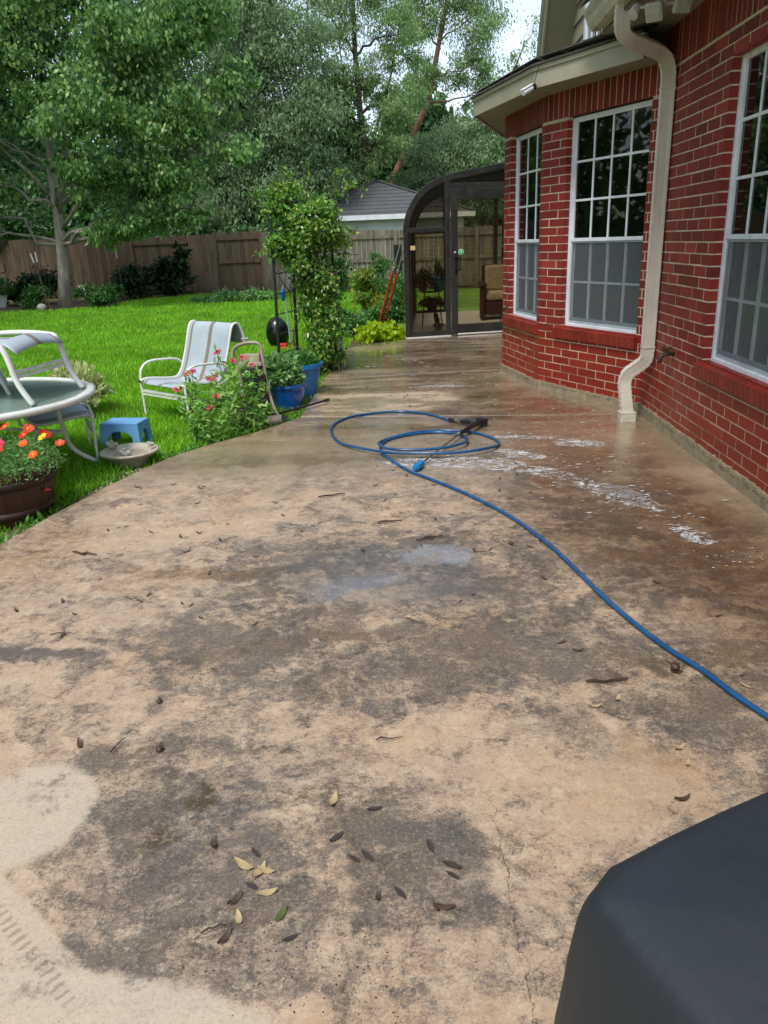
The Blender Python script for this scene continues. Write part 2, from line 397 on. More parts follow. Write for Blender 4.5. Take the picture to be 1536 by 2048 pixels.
    wet = m.math('MULTIPLY', wet, m.rng(m.noise(3.5, 5, .6, m.scl((.6, 1.3, 1))), .25, .5, .55, 1), clamp=True)
    pud = total([(1, M(.05, 3.3, .17, .12, -10, .2)), (.8, M(-.3, 2.95, .25, .1, 20, .4)), (.9, M(.1, 4.98, .6, .1, 0, .3)), (1, M(.75, 4.4, .5, .1, -28, .3)), (.9, M(-.45, 9.3, .4, .45, 0, .35)), (.8, M(.3, 8.9, .9, .2, 5, .4)), (.6, M(-.3, 5.75, .8, .1, 0, .5)), (.85, M(.35, 8.0, 1.0, .12, 6, .4)), (.8, M(-.1, 10.4, .9, .25, 6, .4)), (.6, M(.9, 5.5, .4, .15, 0, .4))])
    sheet = m.math('MULTIPLY', m.rng(Y, 4.6, 6.2), m.rng(m.noise(2.6, 6, .6, m.scl((.5, 1.6, 1), Pd)), .42, .56))
    pud = m.math('MAXIMUM', m.math('MULTIPLY', pud, m.rng(med, .3, .5), clamp=True), sheet)
    dk = m.n('HueSaturation', {'Color': col, 'Value': .6, 'Saturation': 1.1}).outputs[0]
    col = m.mix(m.math('MULTIPLY', wet, .8), col, dk)
    rough = m.mix(wet, (.6,)*3+(1,), (.26,)*3+(1,))
    rough = m.math('ADD', rough, m.math('MULTIPLY', m.math('SUBTRACT', fine, .5), .5))
    rough = m.mix(pud, rough, (.13,)*3+(1,))
    h = m.math('ADD', m.math('MULTIPLY', grain, .6), m.math('MULTIPLY', fine, 1.2))
    h = m.math('MULTIPLY', h, m.math('SUBTRACT', 1, m.math('MULTIPLY', m.math('MAXIMUM', m.math('MULTIPLY', wet, .55), pud), .96)))
    h = m.math('SUBTRACT', h, m.math('MULTIPLY', ck, 1.2))
    # tyre-like tread marks
    tq = m.mapn((-.84, 1.19, 0), (0, 0, R(-40)), (1, 1, 1), Ps); ts = m.n('SeparateXYZ', {0: tq})
    tw = m.math('GREATER_THAN', m.math('SINE', m.math('MULTIPLY', ts.outputs[0], 260)), .35)
    tm = m.math('MULTIPLY', m.math('MULTIPLY', tw, m.rng(m.math('ABSOLUTE', ts.outputs[1]), .018, .012)), m.rng(m.math('ABSOLUTE', ts.outputs[0]), .22, .15))
    col = m.mix(m.math('MULTIPLY', tm, .45), col, lin('6b5a49'))
    return m.done(m.pbr(col, rough, m.bump(h, .35, .004), Specular_IOR_Level=m.math('ADD', m.math('ADD', .35, m.math('MULTIPLY', wet, .3)), m.math('MULTIPLY', pud, .35)), Coat_Weight=m.math('MAXIMUM', m.math('MULTIPLY', wet, .3), pud), Coat_Roughness=m.math('SUBTRACT', .3, m.math('MULTIPLY', pud, .2))))
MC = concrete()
def slab(pts, name='patio_slab'):
    mb = MB(); mb.poly(pts, -.14, 0); o = mb.build(name, MC, world=True)
    o.data.transform(Matrix.Translation(o.location)); o.location = (0, 0, 0)
    b = o.modifiers.new('bevel', 'BEVEL'); b.width = .013; b.segments = 2; b.limit_method = 'ANGLE'; b.angle_limit = R(40)
    return struct(o)
g = .009
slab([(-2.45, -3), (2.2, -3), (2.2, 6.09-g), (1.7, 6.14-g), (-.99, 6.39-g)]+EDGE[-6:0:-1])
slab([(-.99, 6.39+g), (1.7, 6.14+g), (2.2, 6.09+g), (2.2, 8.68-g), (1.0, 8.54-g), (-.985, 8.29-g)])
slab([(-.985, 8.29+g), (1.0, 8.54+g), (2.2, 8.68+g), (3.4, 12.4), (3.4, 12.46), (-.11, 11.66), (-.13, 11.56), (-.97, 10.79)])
mb = MB(); mb.box((.4, 4.5, -.09), (5, 14.6, .1)); mb.v = [(x if x > -.95-.25*0 else -.93, y, z) for x, y, z in mb.v]
struct(mb.build('slab_base', simple('joint_dirt', '3a2e22', '5c4a35', 9, .8)))

# suds lying on the wet concrete: lacy foam
def foammat():
    m = Mat('soap_foam'); P = m.obj()
    w = m.vm('SCALE', m.vm('SUBTRACT', m.noise(7, 4, .6, col=True), (.5, .5, .5)), scale=.22)
    q = m.vm('ADD', P, w)
    uvx = m.n('SeparateXYZ', {0: m.tc.outputs['UV']})
    v = m.math('ABSOLUTE', m.math('SUBTRACT', uvx.outputs[1], .5)); edge = m.rng(v, .5, .15)
    u = m.math('ABSOLUTE', m.math('SUBTRACT', uvx.outputs[0], .5)); edge = m.math('MULTIPLY', edge, m.rng(u, .5, .42))
    a = m.noise(9, 6, .7, m.scl((1, 2.2, 1), q), dist=.8)
    b = m.math('ABSOLUTE', m.math('SUBTRACT', m.noise(5, 3, .6, m.scl((1, 2.6, 1), q), dist=1.5), .5))
    ridge = m.rng(b, .045, .01)
    al = m.math('ADD', m.math('MULTIPLY', ridge, .8), m.rng(a, .565, .66))
    al = m.math('MULTIPLY', al, m.rng(edge, .15, .6), clamp=True)
    al = m.math('MULTIPLY', al, .82)
    sh = m.pbr(lin('dcdfe1'), .35, m.bump(m.noise(130, 2, .5), .5, .003), Subsurface_Weight=.0)
    tr = m.n('BsdfTransparent').outputs[0]
    return m.done(m.n('MixShader', {0: al, 1: tr, 2: sh}).outputs[0])
MF = foammat()
def foam(pts, wds):
    me = bpy.data.meshes.new('suds'); n = len(pts); V = []; F = []; UV = []
    for i, (x, y) in enumerate(pts):
        a = pts[max(i-1, 0)]; b = pts[min(i+1, n-1)]; t = Vector((b[0]-a[0], b[1]-a[1])).normalized(); s_ = Vector((-t.y, t.x))*wds[i]/2
        V += [(x-s_.x, y-s_.y, .004), (x+s_.x, y+s_.y, .004)]
    for i in range(n-1): F.append((2*i, 2*i+2, 2*i+3, 2*i+1))
    me.from_pydata(V, [], F); uv = me.uv_layers.new()
    for i in range(n-1):
        for k, (a, b) in enumerate(((i, 0), (i+1, 0), (i+1, 1), (i, 1))): uv.data[4*i+k].uv = (a/(n-1), b)
    me.materials.append(MF); o = bpy.data.objects.new('suds', me); S.collection.objects.link(o)
    struct(o, 'stuff'); return o
foam([(-.25, 4.9), (0, 4.84), (.3, 4.84), (.5, 4.8), (.75, 4.62), (.95, 4.42)], [.16, .34, .42, .38, .26, .2])
foam([(.85, 4.5), (.98, 4.32), (1.1, 4.14), (1.2, 3.95), (1.27, 3.8)], [.1, .24, .3, .24, .12])
foam([(1.24, 3.62), (1.32, 3.46), (1.36, 3.35)], [.12, .2, .12])
foam([(1.05, 4.28), (1.13, 4.2), (1.2, 4.08), (1.22, 3.95)], [.1, .22, .26, .14])
foam([(.55, 5.5), (.75, 5.48), (1.0, 5.42)], [.1, .14, .1])
foam([(.95, 5.25), (1.12, 5.28), (1.3, 5.2)], [.2, .3, .2])
foam([(.55, 5.15), (.68, 4.98), (.85, 4.9)], [.12, .25, .15])
foam([(-.1, 7.6), (.2, 7.65), (.5, 7.6)], [.1, .16, .1])
# loose flecks of foam: many little irregular flat patches
fl = MB(); 
def flecks(cx, cy, sx, sy, n, smin=.002, smax=.011):
    for _ in range(n):
        x, y = cx+random.gauss(0, sx), cy+random.gauss(0, sy)
        if x > 1.7 or (y > 6.1 and x > 1.75-(y-6.1)*.52) or x < -.9: continue
        r_ = random.uniform(smin, smax)*random.choice((.5, .8, 1, 1.5)); k = 7; a0 = random.random()*6; ax = random.uniform(.35, 1)
        vs = [(x+r_*math.cos(a0+6.283*j/k)*random.uniform(.6, 1.2)*1.5, y+r_*math.sin(a0+6.283*j/k)*random.uniform(.6, 1.2)*ax, .005+.0003*random.random()) for j in range(k)]
        fl.add(vs, [tuple(range(k))])
flecks(.9, 5.4, .3, .55, 170); flecks(1.0, 4.6, .3, .3, 90); flecks(.8, 7.5, .45, .8, 130); flecks(.3, 9.4, .7, .9, 110, .006, .022); flecks(1.2, 3.9, .18, .3, 60); flecks(1.45, 3.2, .18, .06, 40, .002, .007); flecks(.4, 4.9, .5, .2, 70)
struct(fl.build('suds', simple('foam_fleck', 'a8a49a', 'cfcdc6', 20, .4)), 'stuff')

# ================================================================== GROUND, LAWN
ml = Mat('lawn_ground')
c = ml.mix(ml.rng(ml.noise(.35, 4, .6), .35, .65), lin('5c8618'), lin('749c22'))
c = ml.mix(ml.rng(ml.noise(30, 4, .7), .4, .7), c, lin('42640e'))
ML = ml.done(ml.pbr(c, .8, ml.bump(ml.noise(60, 3, .7), .8, .02)))
mb = MB(); mb.add([(-150, -60, LZ), (150, -60, LZ), (150, 240, LZ), (-150, 240, LZ)], [(0, 1, 2, 3)])
o = mb.build('lawn', ML); struct(o)
MSoil = simple('wet_soil', '3b2c1c', '6a5a42', 14, .85, .8, 40)
mb = MB()
strip = [(x-.17-.05*math.sin(i*2.3), y) for i, (x, y) in enumerate(EDGE[:-1])]
mb.poly(EDGE[:-1]+strip[::-1], LZ-.02, LZ+.006)
o = mb.build('soil', MSoil); struct(o)
mb = MB()
mb.poly([(-.97, 10.85), (-.13, 11.6), (-.2, 13.2), (-.6, 16.5), (-1.6, 16.6), (-1.5, 14.5), (-1.15, 12.6), (-1.2, 11.2)], LZ-.02, LZ+.006)
struct(mb.build('soil', MSoil))
mb = MB()
bedL = [(-13.5, 20.6), (-12, 20.3), (-9.5, 20.5), (-8.2, 21.6), (-8.3, 23.2), (-6.6, 25.4), (-2, 25.3), (0, 26.1), (-16, 26.1)]
mb.poly(bedL, LZ-.02, LZ+.006); struct(mb.build('soil', MSoil))
# grass blades
def grass():
    P = []
    def pts(n, x0, x1, y0, y1): return np.stack([rng.uniform(x0, x1, n), rng.uniform(y0, y1, n)], 1)
    for (n, a) in ((90000, (-5.2, -.6, 2.6, 8)), (100000, (-7, -.3, 8, 13)), (90000, (-10.5, .2, 13, 19)), (60000, (-13.5, .4, 19, 26))): P.append(pts(n, *a))
    P = np.concatenate(P)
    d = np.hypot(P[:, 0], P[:, 1])
    keep = ~inpoly(P, EDGE[:-1]+[(-.1, 11.6), (3, 11.6), (3, -3)]) & ~inpoly(P, [(-.97, 10.85), (-.1, 11.6), (-.2, 13.2), (-.6, 16.5), (-1.3, 16.6), (-1.2, 14.5), (-.95, 12.6)]) & ~inpoly(P, bedL) & ~inpoly(P, [(-.2, 11.4), (2.5, 11.4), (2.5, 16.4), (-1.0, 15.8)])
    st = inpoly(P, EDGE[:-1]+strip[::-1]); keep &= ~(st & (rng.random(len(P)) < .75))
    keep &= (P[:, 0] > -(d*.62+.6))
    P = P[keep]; d = d[keep]; n = len(P)
    cl = np.sin(P[:, 0]*3.1+1.3*np.sin(P[:, 1]*2.2))*np.cos(P[:, 1]*2.7+np.sin(P[:, 0]*1.7))
    h = (.055+.014*cl+rng.uniform(-.02, .03, n))*(1+.02*np.maximum(d-6, 0)); w = .0035+.00055*d
    a = rng.uniform(0, 2*np.pi, n); lean = rng.uniform(.1, .9, n)*h; la = rng.uniform(0, 2*np.pi, n)
    V = np.empty((n, 3, 3)); dx, dy = np.cos(a)*w, np.sin(a)*w
    V[:, 0] = np.stack([P[:, 0]-dx, P[:, 1]-dy, np.full(n, LZ-.003)], 1); V[:, 1] = np.stack([P[:, 0]+dx, P[:, 1]+dy, np.full(n, LZ-.003)], 1)
    V[:, 2] = np.stack([P[:, 0]+np.cos(la)*lean, P[:, 1]+np.sin(la)*lean, LZ+h], 1)
    F = np.arange(n*3).reshape(-1, 3)
    return fastmesh('grass', V.reshape(-1, 3), F, leafmat('grass_blade', ['578a18', '6a9f20', '7cb22a', '8fbf38', '70a424'], .3, .45, .3))
struct(grass(), 'stuff')
# pale gravelly crumbs along the slab edge
gv = MB()
for _ in range(1500):
    i = random.choice([2, 3, 4, 5, 5, 6, 6, 7, 7, 8, 8, 9, 10, 11, 12]); t = random.random(); a, b = EDGE[i], EDGE[i+1]
    x = a[0]+(b[0]-a[0])*t-abs(random.gauss(0, .07))-.012; y = a[1]+(b[1]-a[1])*t; r_ = random.uniform(.003, .011)
    gv.ball((x, y, LZ+.008+r_*.4), (r_*1.2, r_, r_*.7), 5, 3, jit=.2)
struct(gv.build('gravel', simple('crumbs', '8d7f6a', 'b5aa97', 30, .8)), 'stuff')

# ================================================================== HOUSE
def brickmat():
    m = Mat('red_brick'); P = m.obj()
    r = m.n('ValToRGB', {0: m.island()}); cr = r.color_ramp
    for i, (p, c_) in enumerate(((0, '641e1b'), (.3, '742520'), (.6, '842b23'), (.85, '6c221f'), (1, '903528'))):
        e = cr.elements[i] if i < 2 else cr.elements.new(p); e.position = p; e.color = lin(c_)
    z = m.n('SeparateXYZ', {0: P}).outputs[2]
    low = m.rng(m.math('ADD', z, m.math('MULTIPLY', m.noise(2, 3), .3)), .95, .5)
    c = m.mix(m.math('MULTIPLY', low, .5), r.outputs[0], lin('902a16'))
    c = m.mix(m.rng(m.noise(16, 5, .7), .45, .8, 0, .5), c, lin('5a1a16'))
    rough = m.mix(low, (.55,)*3+(1,), (.34,)*3+(1,))
    return m.done(m.pbr(c, rough, m.bump(m.noise(120, 3, .6), .35, .002), Specular_IOR_Level=.35))
def mortarmat():
    m = Mat('mortar'); P = m.obj()
    z = m.n('SeparateXYZ', {0: P}).outputs[2]
    low = m.rng(m.math('ADD', z, m.math('MULTIPLY', m.noise(3, 4, .6), .5)), .8, .3)
    c = m.mix(m.rng(m.noise(25, 4, .6), .3, .7), lin('c6b79f'), lin('b4a48c'))
    c = m.mix(m.math('MULTIPLY', low, .55), c, lin('a07058'))
    return m.done(m.pbr(c, .85, m.bump(m.noise(150, 2), .5, .002)))
MBR, MMO = brickmat(), mortarmat()
MFOUND = simple('foundation_concrete', '7c705a', '9a8c70', 14, .7, .8, 60)
MCREAM = simple('cream_paint', '8f8a76', '9c9682', 2.5, .45, .08, 20)
MCREAM2 = simple('downspout_enamel', 'b2ab9b', 'c4beb0', 3, .35, .05, 30)
MSOF = simple('soffit_paint', '78745a', '837e66', 2, .6)
MWHITE = simple('white_window_frame', 'c5ccd0', 'd8dde0', 6, .35)
MGREYF = simple('screen_frame', '8c979c', 'a3adb0', 6, .4)
MSHING = simple('roof_shingle', '2b2724', '55504a', 45, .9, 1, 90)
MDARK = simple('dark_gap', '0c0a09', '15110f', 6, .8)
m = Mat('window_glass'); P = m.obj()
MGLASS = m.done(m.pbr(lin('050706'), .02, m.bump(m.noise(1.6, 2, .4), .05, .01), Specular_IOR_Level=.55))
m = Mat('insect_screen')
d_ = m.pbr(lin('6c7476'), .7, Specular_IOR_Level=.2); tr = m.n('BsdfTransparent').outputs[0]
MSCREEN = m.done(m.n('MixShader', {0: .3, 1: tr, 2: d_}).outputs[0])
BL, BH, PIT = .230, .0602, .0692
house = thing('brick_house', 'red brick house with cream trim, angled bay and white gridded windows beside the patio', 'house', (1.8, 6.2, 0))
DEP = .095
class Wall:
    """origin, unit direction, outward normal; u along, z up, d outward"""
    def __init__(s, p0, p1):
        s.p0 = Vector((p0[0], p0[1], 0)); e = Vector((p1[0]-p0[0], p1[1]-p0[1], 0)); s.L = e.length; s.e = e.normalized()
        s.n = Vector((-s.e.y, s.e.x, 0))
        if s.n.x > 0: s.n = -s.n
        s.M = Matrix((s.e, s.n, Vector((0, 0, 1)))).transposed()
    def P(s, u, d, z): return s.p0+s.e*u+s.n*d+Vector((0, 0, z))
    def box(s, mb, u0, u1, d0, d1, z0, z1, mi=0): return mb.box(s.P((u0+u1)/2, (d0+d1)/2, (z0+z1)/2), (abs(u1-u0), abs(d1-d0), abs(z1-z0)), mi=mi, M=s.M)

def brick_wall(w, openings, z0, z1, soldier, phase=0., u0=0., u1=None, BL=.2305):
    u1 = u1 or w.L; b = MB(); mo = MB()
    def blocked(z): return [(a, c_) for (a, c_, q0, q1) in openings if q0-.02 < z < q1-.001]
    k = 0; z = z0
    zs = []
    first = .61-PIT*8
    z = first+.005
    while z < soldier-.03: zs.append(z); z += PIT
    for zi, z in enumerate(zs):
        zt = min(z+BH, soldier-.008)
        if z < z0: zt = z+BH
        cuts = sorted(blocked(z+BH/2)); segs = []; c0 = u0
        for a, c_ in cuts: segs.append((c0, a)); c0 = c_
        segs.append((c0, u1))
        for a, c_ in segs:
            if c_-a < .02: continue
            x = math.floor((a-phase)/(BL+.0115))*(BL+.0115)+phase+(BL+.0115)*.5*(zi % 2)-(BL+.0115)
            while x < c_:
                q0, q1 = max(x, a), min(x+BL, c_)
                if q0 < a+.0001 and q1-q0 < .03: q1 = q1
                if q1-q0 > .018:
                    j = max(random.gauss(.0003, .0009), -.0004); zz = random.gauss(0, .0006)
                    w.box(b, q0, q1, -DEP, j+random.choice((0, 0, 0, .002)), max(z+zz, z0), zt+zz)
                x += BL+.0115
    x = u0
    while x < u1-.02:
        q = min(x+.0605, u1); w.box(b, x, q, -DEP, random.gauss(.001, .0008), soldier+.002, z1); x += .0705
    # mortar body
    md = -.0014; xs = sorted(openings); c0 = u0
    for (a, c_, q0, q1) in xs:
        w.box(mo, c0, a-.001, -DEP+.004, md, z0, z1)
        w.box(mo, a-.001, c_+.001, -DEP+.004, md, z0, q0-.02); w.box(mo, a-.001, c_+.001, -DEP+.004, md, q1+.012, z1)
        c0 = c_+.001
    w.box(mo, c0, u1, -DEP+.004, md, z0, z1)
    o = b.build('wall', MBR, house); o2 = mo.build('mortar', MMO, o)
    fd = MB(); w.box(fd, u0-.02, u1+.02, -.3, .018, -.1, z0+.004)
    n = int((u1-u0)/.03)
    for i in range(n):   # crumbly top edge
        uu = u0+(u1-u0)*i/n; w.box(fd, uu, uu+.03, .0, .02+random.uniform(-.003, .004), z0-.01, z0+random.uniform(.004, .016))
    fo = fd.build('foundation', MFOUND, house)
    return o

def sill(w, a, c_, z=.605):
    b = MB(); x = a; M0 = w.M @ Matrix.Rotation(R(-9), 3, 'X')
    while x < c_-.02:
        b.box(w.P(x+.0305, -.02, z-.052), (.061, .115, .088), M=M0); x += .0705
    o = b.build('sill', MBR, house); mo = MB(); mo.box(w.P((a+c_)/2, -.024, z-.055), (c_-a-.004, .108, .084), M=M0); mo.build('mortar', MMO, o)

def window(w, a, c_, z0, z1, cols, rail=1.33, rec=.052, rows_up=3, rows_lo=2, screen=True):
    d = -rec; fr = MB()
    W_ = .032
    w.box(fr, a, a+W_, d-.05, d, z0, z1); w.box(fr, c_-W_, c_, d-.05, d, z0, z1)
    w.box(fr, a+W_, c_-W_, d-.05, d, z1-.022, z1); w.box(fr, a+W_, c_-W_, d-.05, d+.012, z0, z0+.028)
    win = fr.build('window', MWHITE, house, bevel=.002)
    A, C = a+W_, c_-W_
    up_ = MB(); sw = .022
    w.box(up_, A, A+sw, d-.03, d-.008, rail, z1-.022); w.box(up_, C-sw, C, d-.03, d-.008, rail, z1-.022)
    w.box(up_, A+sw, C-sw, d-.03, d-.008, z1-.022-sw*.7, z1-.022); w.box(up_, A, C, d-.034, d-.002, rail-.014, rail+.014)
    zt, zb = z1-.022-sw*.7, rail+.014
    for i in range(1, cols):
        x = A+sw+(C-A-2*sw)*i/cols; w.box(up_, x-.009, x+.009, d-.026, d-.014, zb, zt)
    for j in range(1, rows_up):
        zz = zb+(zt-zb)*j/rows_up; w.box(up_, A+sw, C-sw, d-.028, d-.0125, zz-.009, zz+.009)
    up_.build('sash', MWHITE, win, bevel=.0015)
    lo = MB(); zt2, zb2 = rail-.016, z0+.028
    w.box(lo, A, A+sw, d-.045, d-.032, zb2, zt2); w.box(lo, C-sw, C, d-.045, d-.032, zb2, zt2); w.box(lo, A+sw, C-sw, d-.045, d-.032, zb2, zb2+.04)
    for i in range(1, cols):
        x = A+sw+(C-A-2*sw)*i/cols; w.box(lo, x-.008, x+.008, d-.044, d-.022, zb2+.04, zt2)
    zz = (zb2+zt2)/2+.01; w.box(lo, A+sw, C-sw, d-.043, d-.024, zz-.008, zz+.008)
    lo.build('sash', MWHITE, win)
    gp = MB(); w.box(gp, A, C, d-.024, d-.0215, rail, zt+.01); gp.build('pane', MGLASS, win)
    gp = MB(); w.box(gp, A, C, d-.0415, d-.038, zb2, zt2); gp.build('pane', MGLASS, win)
    sf = MB(); e_ = d-.012
    w.box(sf, A, A+.014, e_-.008, e_, zb2, zt2); w.box(sf, C-.014, C, e_-.008, e_, zb2, zt2); w.box(sf, A+.014, C-.014, e_-.008, e_, zt2-.012, zt2); w.box(sf, A+.014, C-.014, e_-.008, e_, zb2, zb2+.022)
    w.box(sf, A+.014, C-.014, e_-.018, e_-.01, zb2, zb2+.05)
    sf.build('screen_frame', MGREYF, win)
    sc = MB(); w.box(sc, A+.013, C-.013, e_-.0055, e_-.0045, zb2+.02, zt2-.01); sc.build('screen', MSCREEN, win)
    hd = MB(); w.box(hd, a-.01, c_+.01, -DEP-.15, -DEP-.02, z0-.1, z1+.06); hd.build('light_block', MDARK, house)  # unseen dark box added behind the window to stop light leaking
    lt = MB(); w.box(lt, a, c_, d-.06, d+.005, z1, z1+.03); lt.build('lintel', MDARK, house)

bA = (1.795, 6.191); bB = (1.167, 7.411); bC = (.946, 8.508); bD = (1.33, 9.75); bE = (2.2, 10.9)
wA = Wall((1.795, 6.191), (1.795, -1.0)); wB = Wall(bA, bB); wC = Wall(bB, bC); wD = Wall(bC, bD); wE = Wall(bD, (2.4, 11.2))
OPZ = (.61, 2.283)
brick_wall(wA, [(1.27, 2.75, *OPZ)], .075, 2.68, 2.42, phase=.04, BL=.1965)
brick_wall(wB, [(.095, 1.062, *OPZ)], .065, 2.49, 2.29, phase=.07)
brick_wall(wC, [(.075, .925, *OPZ)], .06, 2.49, 2.29, phase=.0)
brick_wall(wD, [], .06, 2.49, 2.29, phase=.0, u0=.03)
brick_wall(wE, [], .06, 2.49, 2.29, phase=.0)
window(wA, 1.27, 2.75, .60, 2.283, 6); window(wB, .095, 1.062, .60, 2.283, 4); window(wC, .075, .925, .60, 2.283, 3)
sill(wA, 1.24, 2.80); sill(wB, .075, 1.12); sill(wC, .04, .985)
# bay eaves: soffit, fascia, drip edge, shingled roof
out = [(1.60, 5.98), (1.01, 6.93), (.635, 8.28), (1.08, 9.95), (1.9, 11.3)]
inn = [(1.80, 6.0), (1.80, 6.2), (1.19, 7.43), (.97, 8.5), (1.36, 9.75), (2.4, 11.2)]
mb = MB(); mb.poly(out+inn[::-1][0:], 2.492, 2.5); mb.build('soffit', MSOF, house)
mb = MB(); mb2 = MB(); mb3 = MB(); mb4 = MB()
def off(pts, d):   # push outward (to -x side)
    r_ = []
    for i, p in enumerate(pts):
        a = Vector(pts[max(i-1, 0)]); b = Vector(pts[min(i+1, len(pts)-1)]); t = (b-a).normalized(); n_ = Vector((-t.y, t.x))
        if n_.x > 0: n_ = -n_
        r_.append((p[0]+n_.x*d, p[1]+n_.y*d))
    return r_
def strip_box(mb, pts, d0, d1, z0, z1):
    A_, B_ = off(pts, d0), off(pts, d1); n = len(pts)
    vs = [(*p, z0) for p in A_]+[(*p, z0) for p in B_]+[(*p, z1) for p in A_]+[(*p, z1) for p in B_]
    fs = []
    for i in range(n-1):
        fs += [(i, i+1, n+i+1, n+i), (2*n+i, 3*n+i, 3*n+i+1, 2*n+i+1), (n+i, n+i+1, 3*n+i+1, 3*n+i), (i, 2*n+i, 2*n+i+1, i+1)]
    fs += [(0, n, 3*n, 2*n), (n-1, 3*n-1, 4*n-1, 2*n-1)]
    mb.add(vs, fs)
strip_box(mb, out, 0, .02, 2.478, 2.6); mb.build('fascia', MCREAM, house)
strip_box(mb2, out, .0, .034, 2.6, 2.632); mb2.build('drip_edge', MCREAM, house)
oo = off(out, .05); n = len(oo)
top = [(2.3, 6.0), (2.3, 6.6), (2.3, 8.0), (2.3, 9.5), (2.6, 11.2)]
for lay in range(2):
    o_ = off(out, .05-.012*lay); vs = [(*p, 2.632+.01*lay) for p in o_]+[(*p, 2.93) for p in top]+[(*p, 2.642+.01*lay) for p in o_]+[(*p, 2.95) for p in top]
    fs = []
    for i in range(n-1): fs += [(i, i+1, n+i+1, n+i), (2*n+i, 3*n+i, 3*n+i+1, 2*n+i+1), (i, 2*n+i, 2*n+i+1, i+1)]
    mb3.add(vs, fs)
# ragged shingle courses
for c_ in range(1, 9):
    t0 = c_/14; 
    for i in range(n-1):
        A0 = Vector((*oo[i], 2.65)); A1 = Vector((*oo[i+1], 2.65)); T0 = Vector((*top[i], 2.955)); T1 = Vector((*top[i+1], 2.955))
        p, q = A0.lerp(T0, t0), A1.lerp(T1, t0); L = (q-p).length; k = max(int(L/.25), 1)
        for j in range(k):
            a = p.lerp(q, j/k); b = p.lerp(q, (j+.96)/k); mb3.bar(a, b, .14, .008, (0.2, 0, 1))
mb3.build('roof', MSHING, house)
# main eave above the near wall
mb = MB(); mb.box((1.58, 2.6, 2.684), (.47, 7.2, .012)); mb.build('soffit', MSOF, house)
mb = MB(); mb.box((1.355, 2.6, 2.765), (.02, 7.2, .17)); mb.box((1.60, 6.2, 2.765), (.47, .02, .17)); mb.build('fascia', MCREAM, house)
gt = MB(); prof = [(x_+.055, z_) for x_, z_ in [(1.29, 2.72), (1.24, 2.72), (1.21, 2.76), (1.205, 2.80), (1.18, 2.815), (1.18, 2.845), (1.19, 2.845), (1.19, 2.822), (1.215, 2.805), (1.222, 2.765), (1.245, 2.735), (1.29, 2.735)]]
k = len(prof); vs = [(x, -1, z) for x, z in prof]+[(x, 6.3, z) for x, z in prof]
gt.add(vs, [(i, (i+1) % k, k+(i+1) % k, k+i) for i in range(k)]+[tuple(range(k)), tuple(range(k, 2*k))])
gt.add([(1.235, 6.3, 2.845), (1.345, 6.3, 2.845), (1.345, 6.3, 2.72), (1.295, 6.3, 2.72), (1.265, 6.3, 2.76)], [(0, 1, 2, 3, 4)])
gt.build('gutter', MCREAM2, house)
mb = MB(); mb.add([(1.2, -1, 2.86), (1.2, 6.3, 2.86), (4.5, 6.3, 5.0), (4.5, -1, 5.0), (1.2, -1, 2.88), (1.2, 6.3, 2.88), (4.5, 6.3, 5.02), (4.5, -1, 5.02)], [(0, 1, 2, 3), (7, 6, 5, 4), (0, 4, 5, 1), (1, 5, 6, 2)])
mb.build('roof', MSHING, house)
mb = MB(); mb.box((3.2, 6.32, 3.6), (2.6, .03, 2.6)); mb.build('wall', MCREAM, house)
# upper gable: lap siding, window, raked overhang
sd2 = MB()
for i in range(14):
    z = 2.7+i*.17; ye = 9.34-(z-3.11)*.633
    sd2.add([(1.70, 6.35, z), (1.70, ye, z), (1.718, ye-.108, z+.17), (1.718, 6.35, z+.17), (1.725, 6.35, z), (1.725, ye, z)], [(0, 1, 2, 3), (0, 4, 5, 1)])
sd2.build('siding', MCREAM, house)
def ry(z): return 9.34-(z-3.11)*.633
rk = MB(); z0_, z1_ = 2.6, 6.4
for (xa, xb, o1, o2, mat_) in ((1.40, 1.42, -.02, .12, MCREAM), (1.42, 3.5, .0, .02, MSOF), (1.37, 3.5, .122, .15, MSHING), (1.375, 1.40, .07, .121, MCREAM)):
    rk = MB(); n_ = Vector((0, .846, .533))
    pts = []
    for x in (xa, xb):
        for (z, oo_) in ((z0_, o1), (z0_, o2), (z1_, o2), (z1_, o1)):
            p = Vector((x, ry(z), z))+n_*oo_; pts.append(p)
    rk.add(pts, [(0, 1, 2, 3), (7, 6, 5, 4), (0, 4, 5, 1), (1, 5, 6, 2), (2, 6, 7, 3), (3, 7, 4, 0)]); rk.build({MCREAM: 'rake_board', MSOF: 'rake_soffit', MSHING: 'roof'}[mat_], mat_, house)
wg = Wall((1.695, 8.46), (1.695, 7.46)); wf = MB()
for a in (0, .93): wg.box(wf, a, a+.07, 0, .03, 2.95, 4.6)
for i in range(1, 4): wg.box(wf, .07+.215*i-.01, .07+.215*i+.01, .004, .016, 3.0, 4.6)
for j in range(6): wg.box(wf, .07, .93, .002, .018, 3.0+.27*j-.01, 3.0+.27*j+.01)
wgo = wf.build('window', MWHITE, house); gp = MB(); wg.box(gp, .07, .93, -.002, .001, 2.95, 4.6); gp.build('pane', MGLASS, wgo)
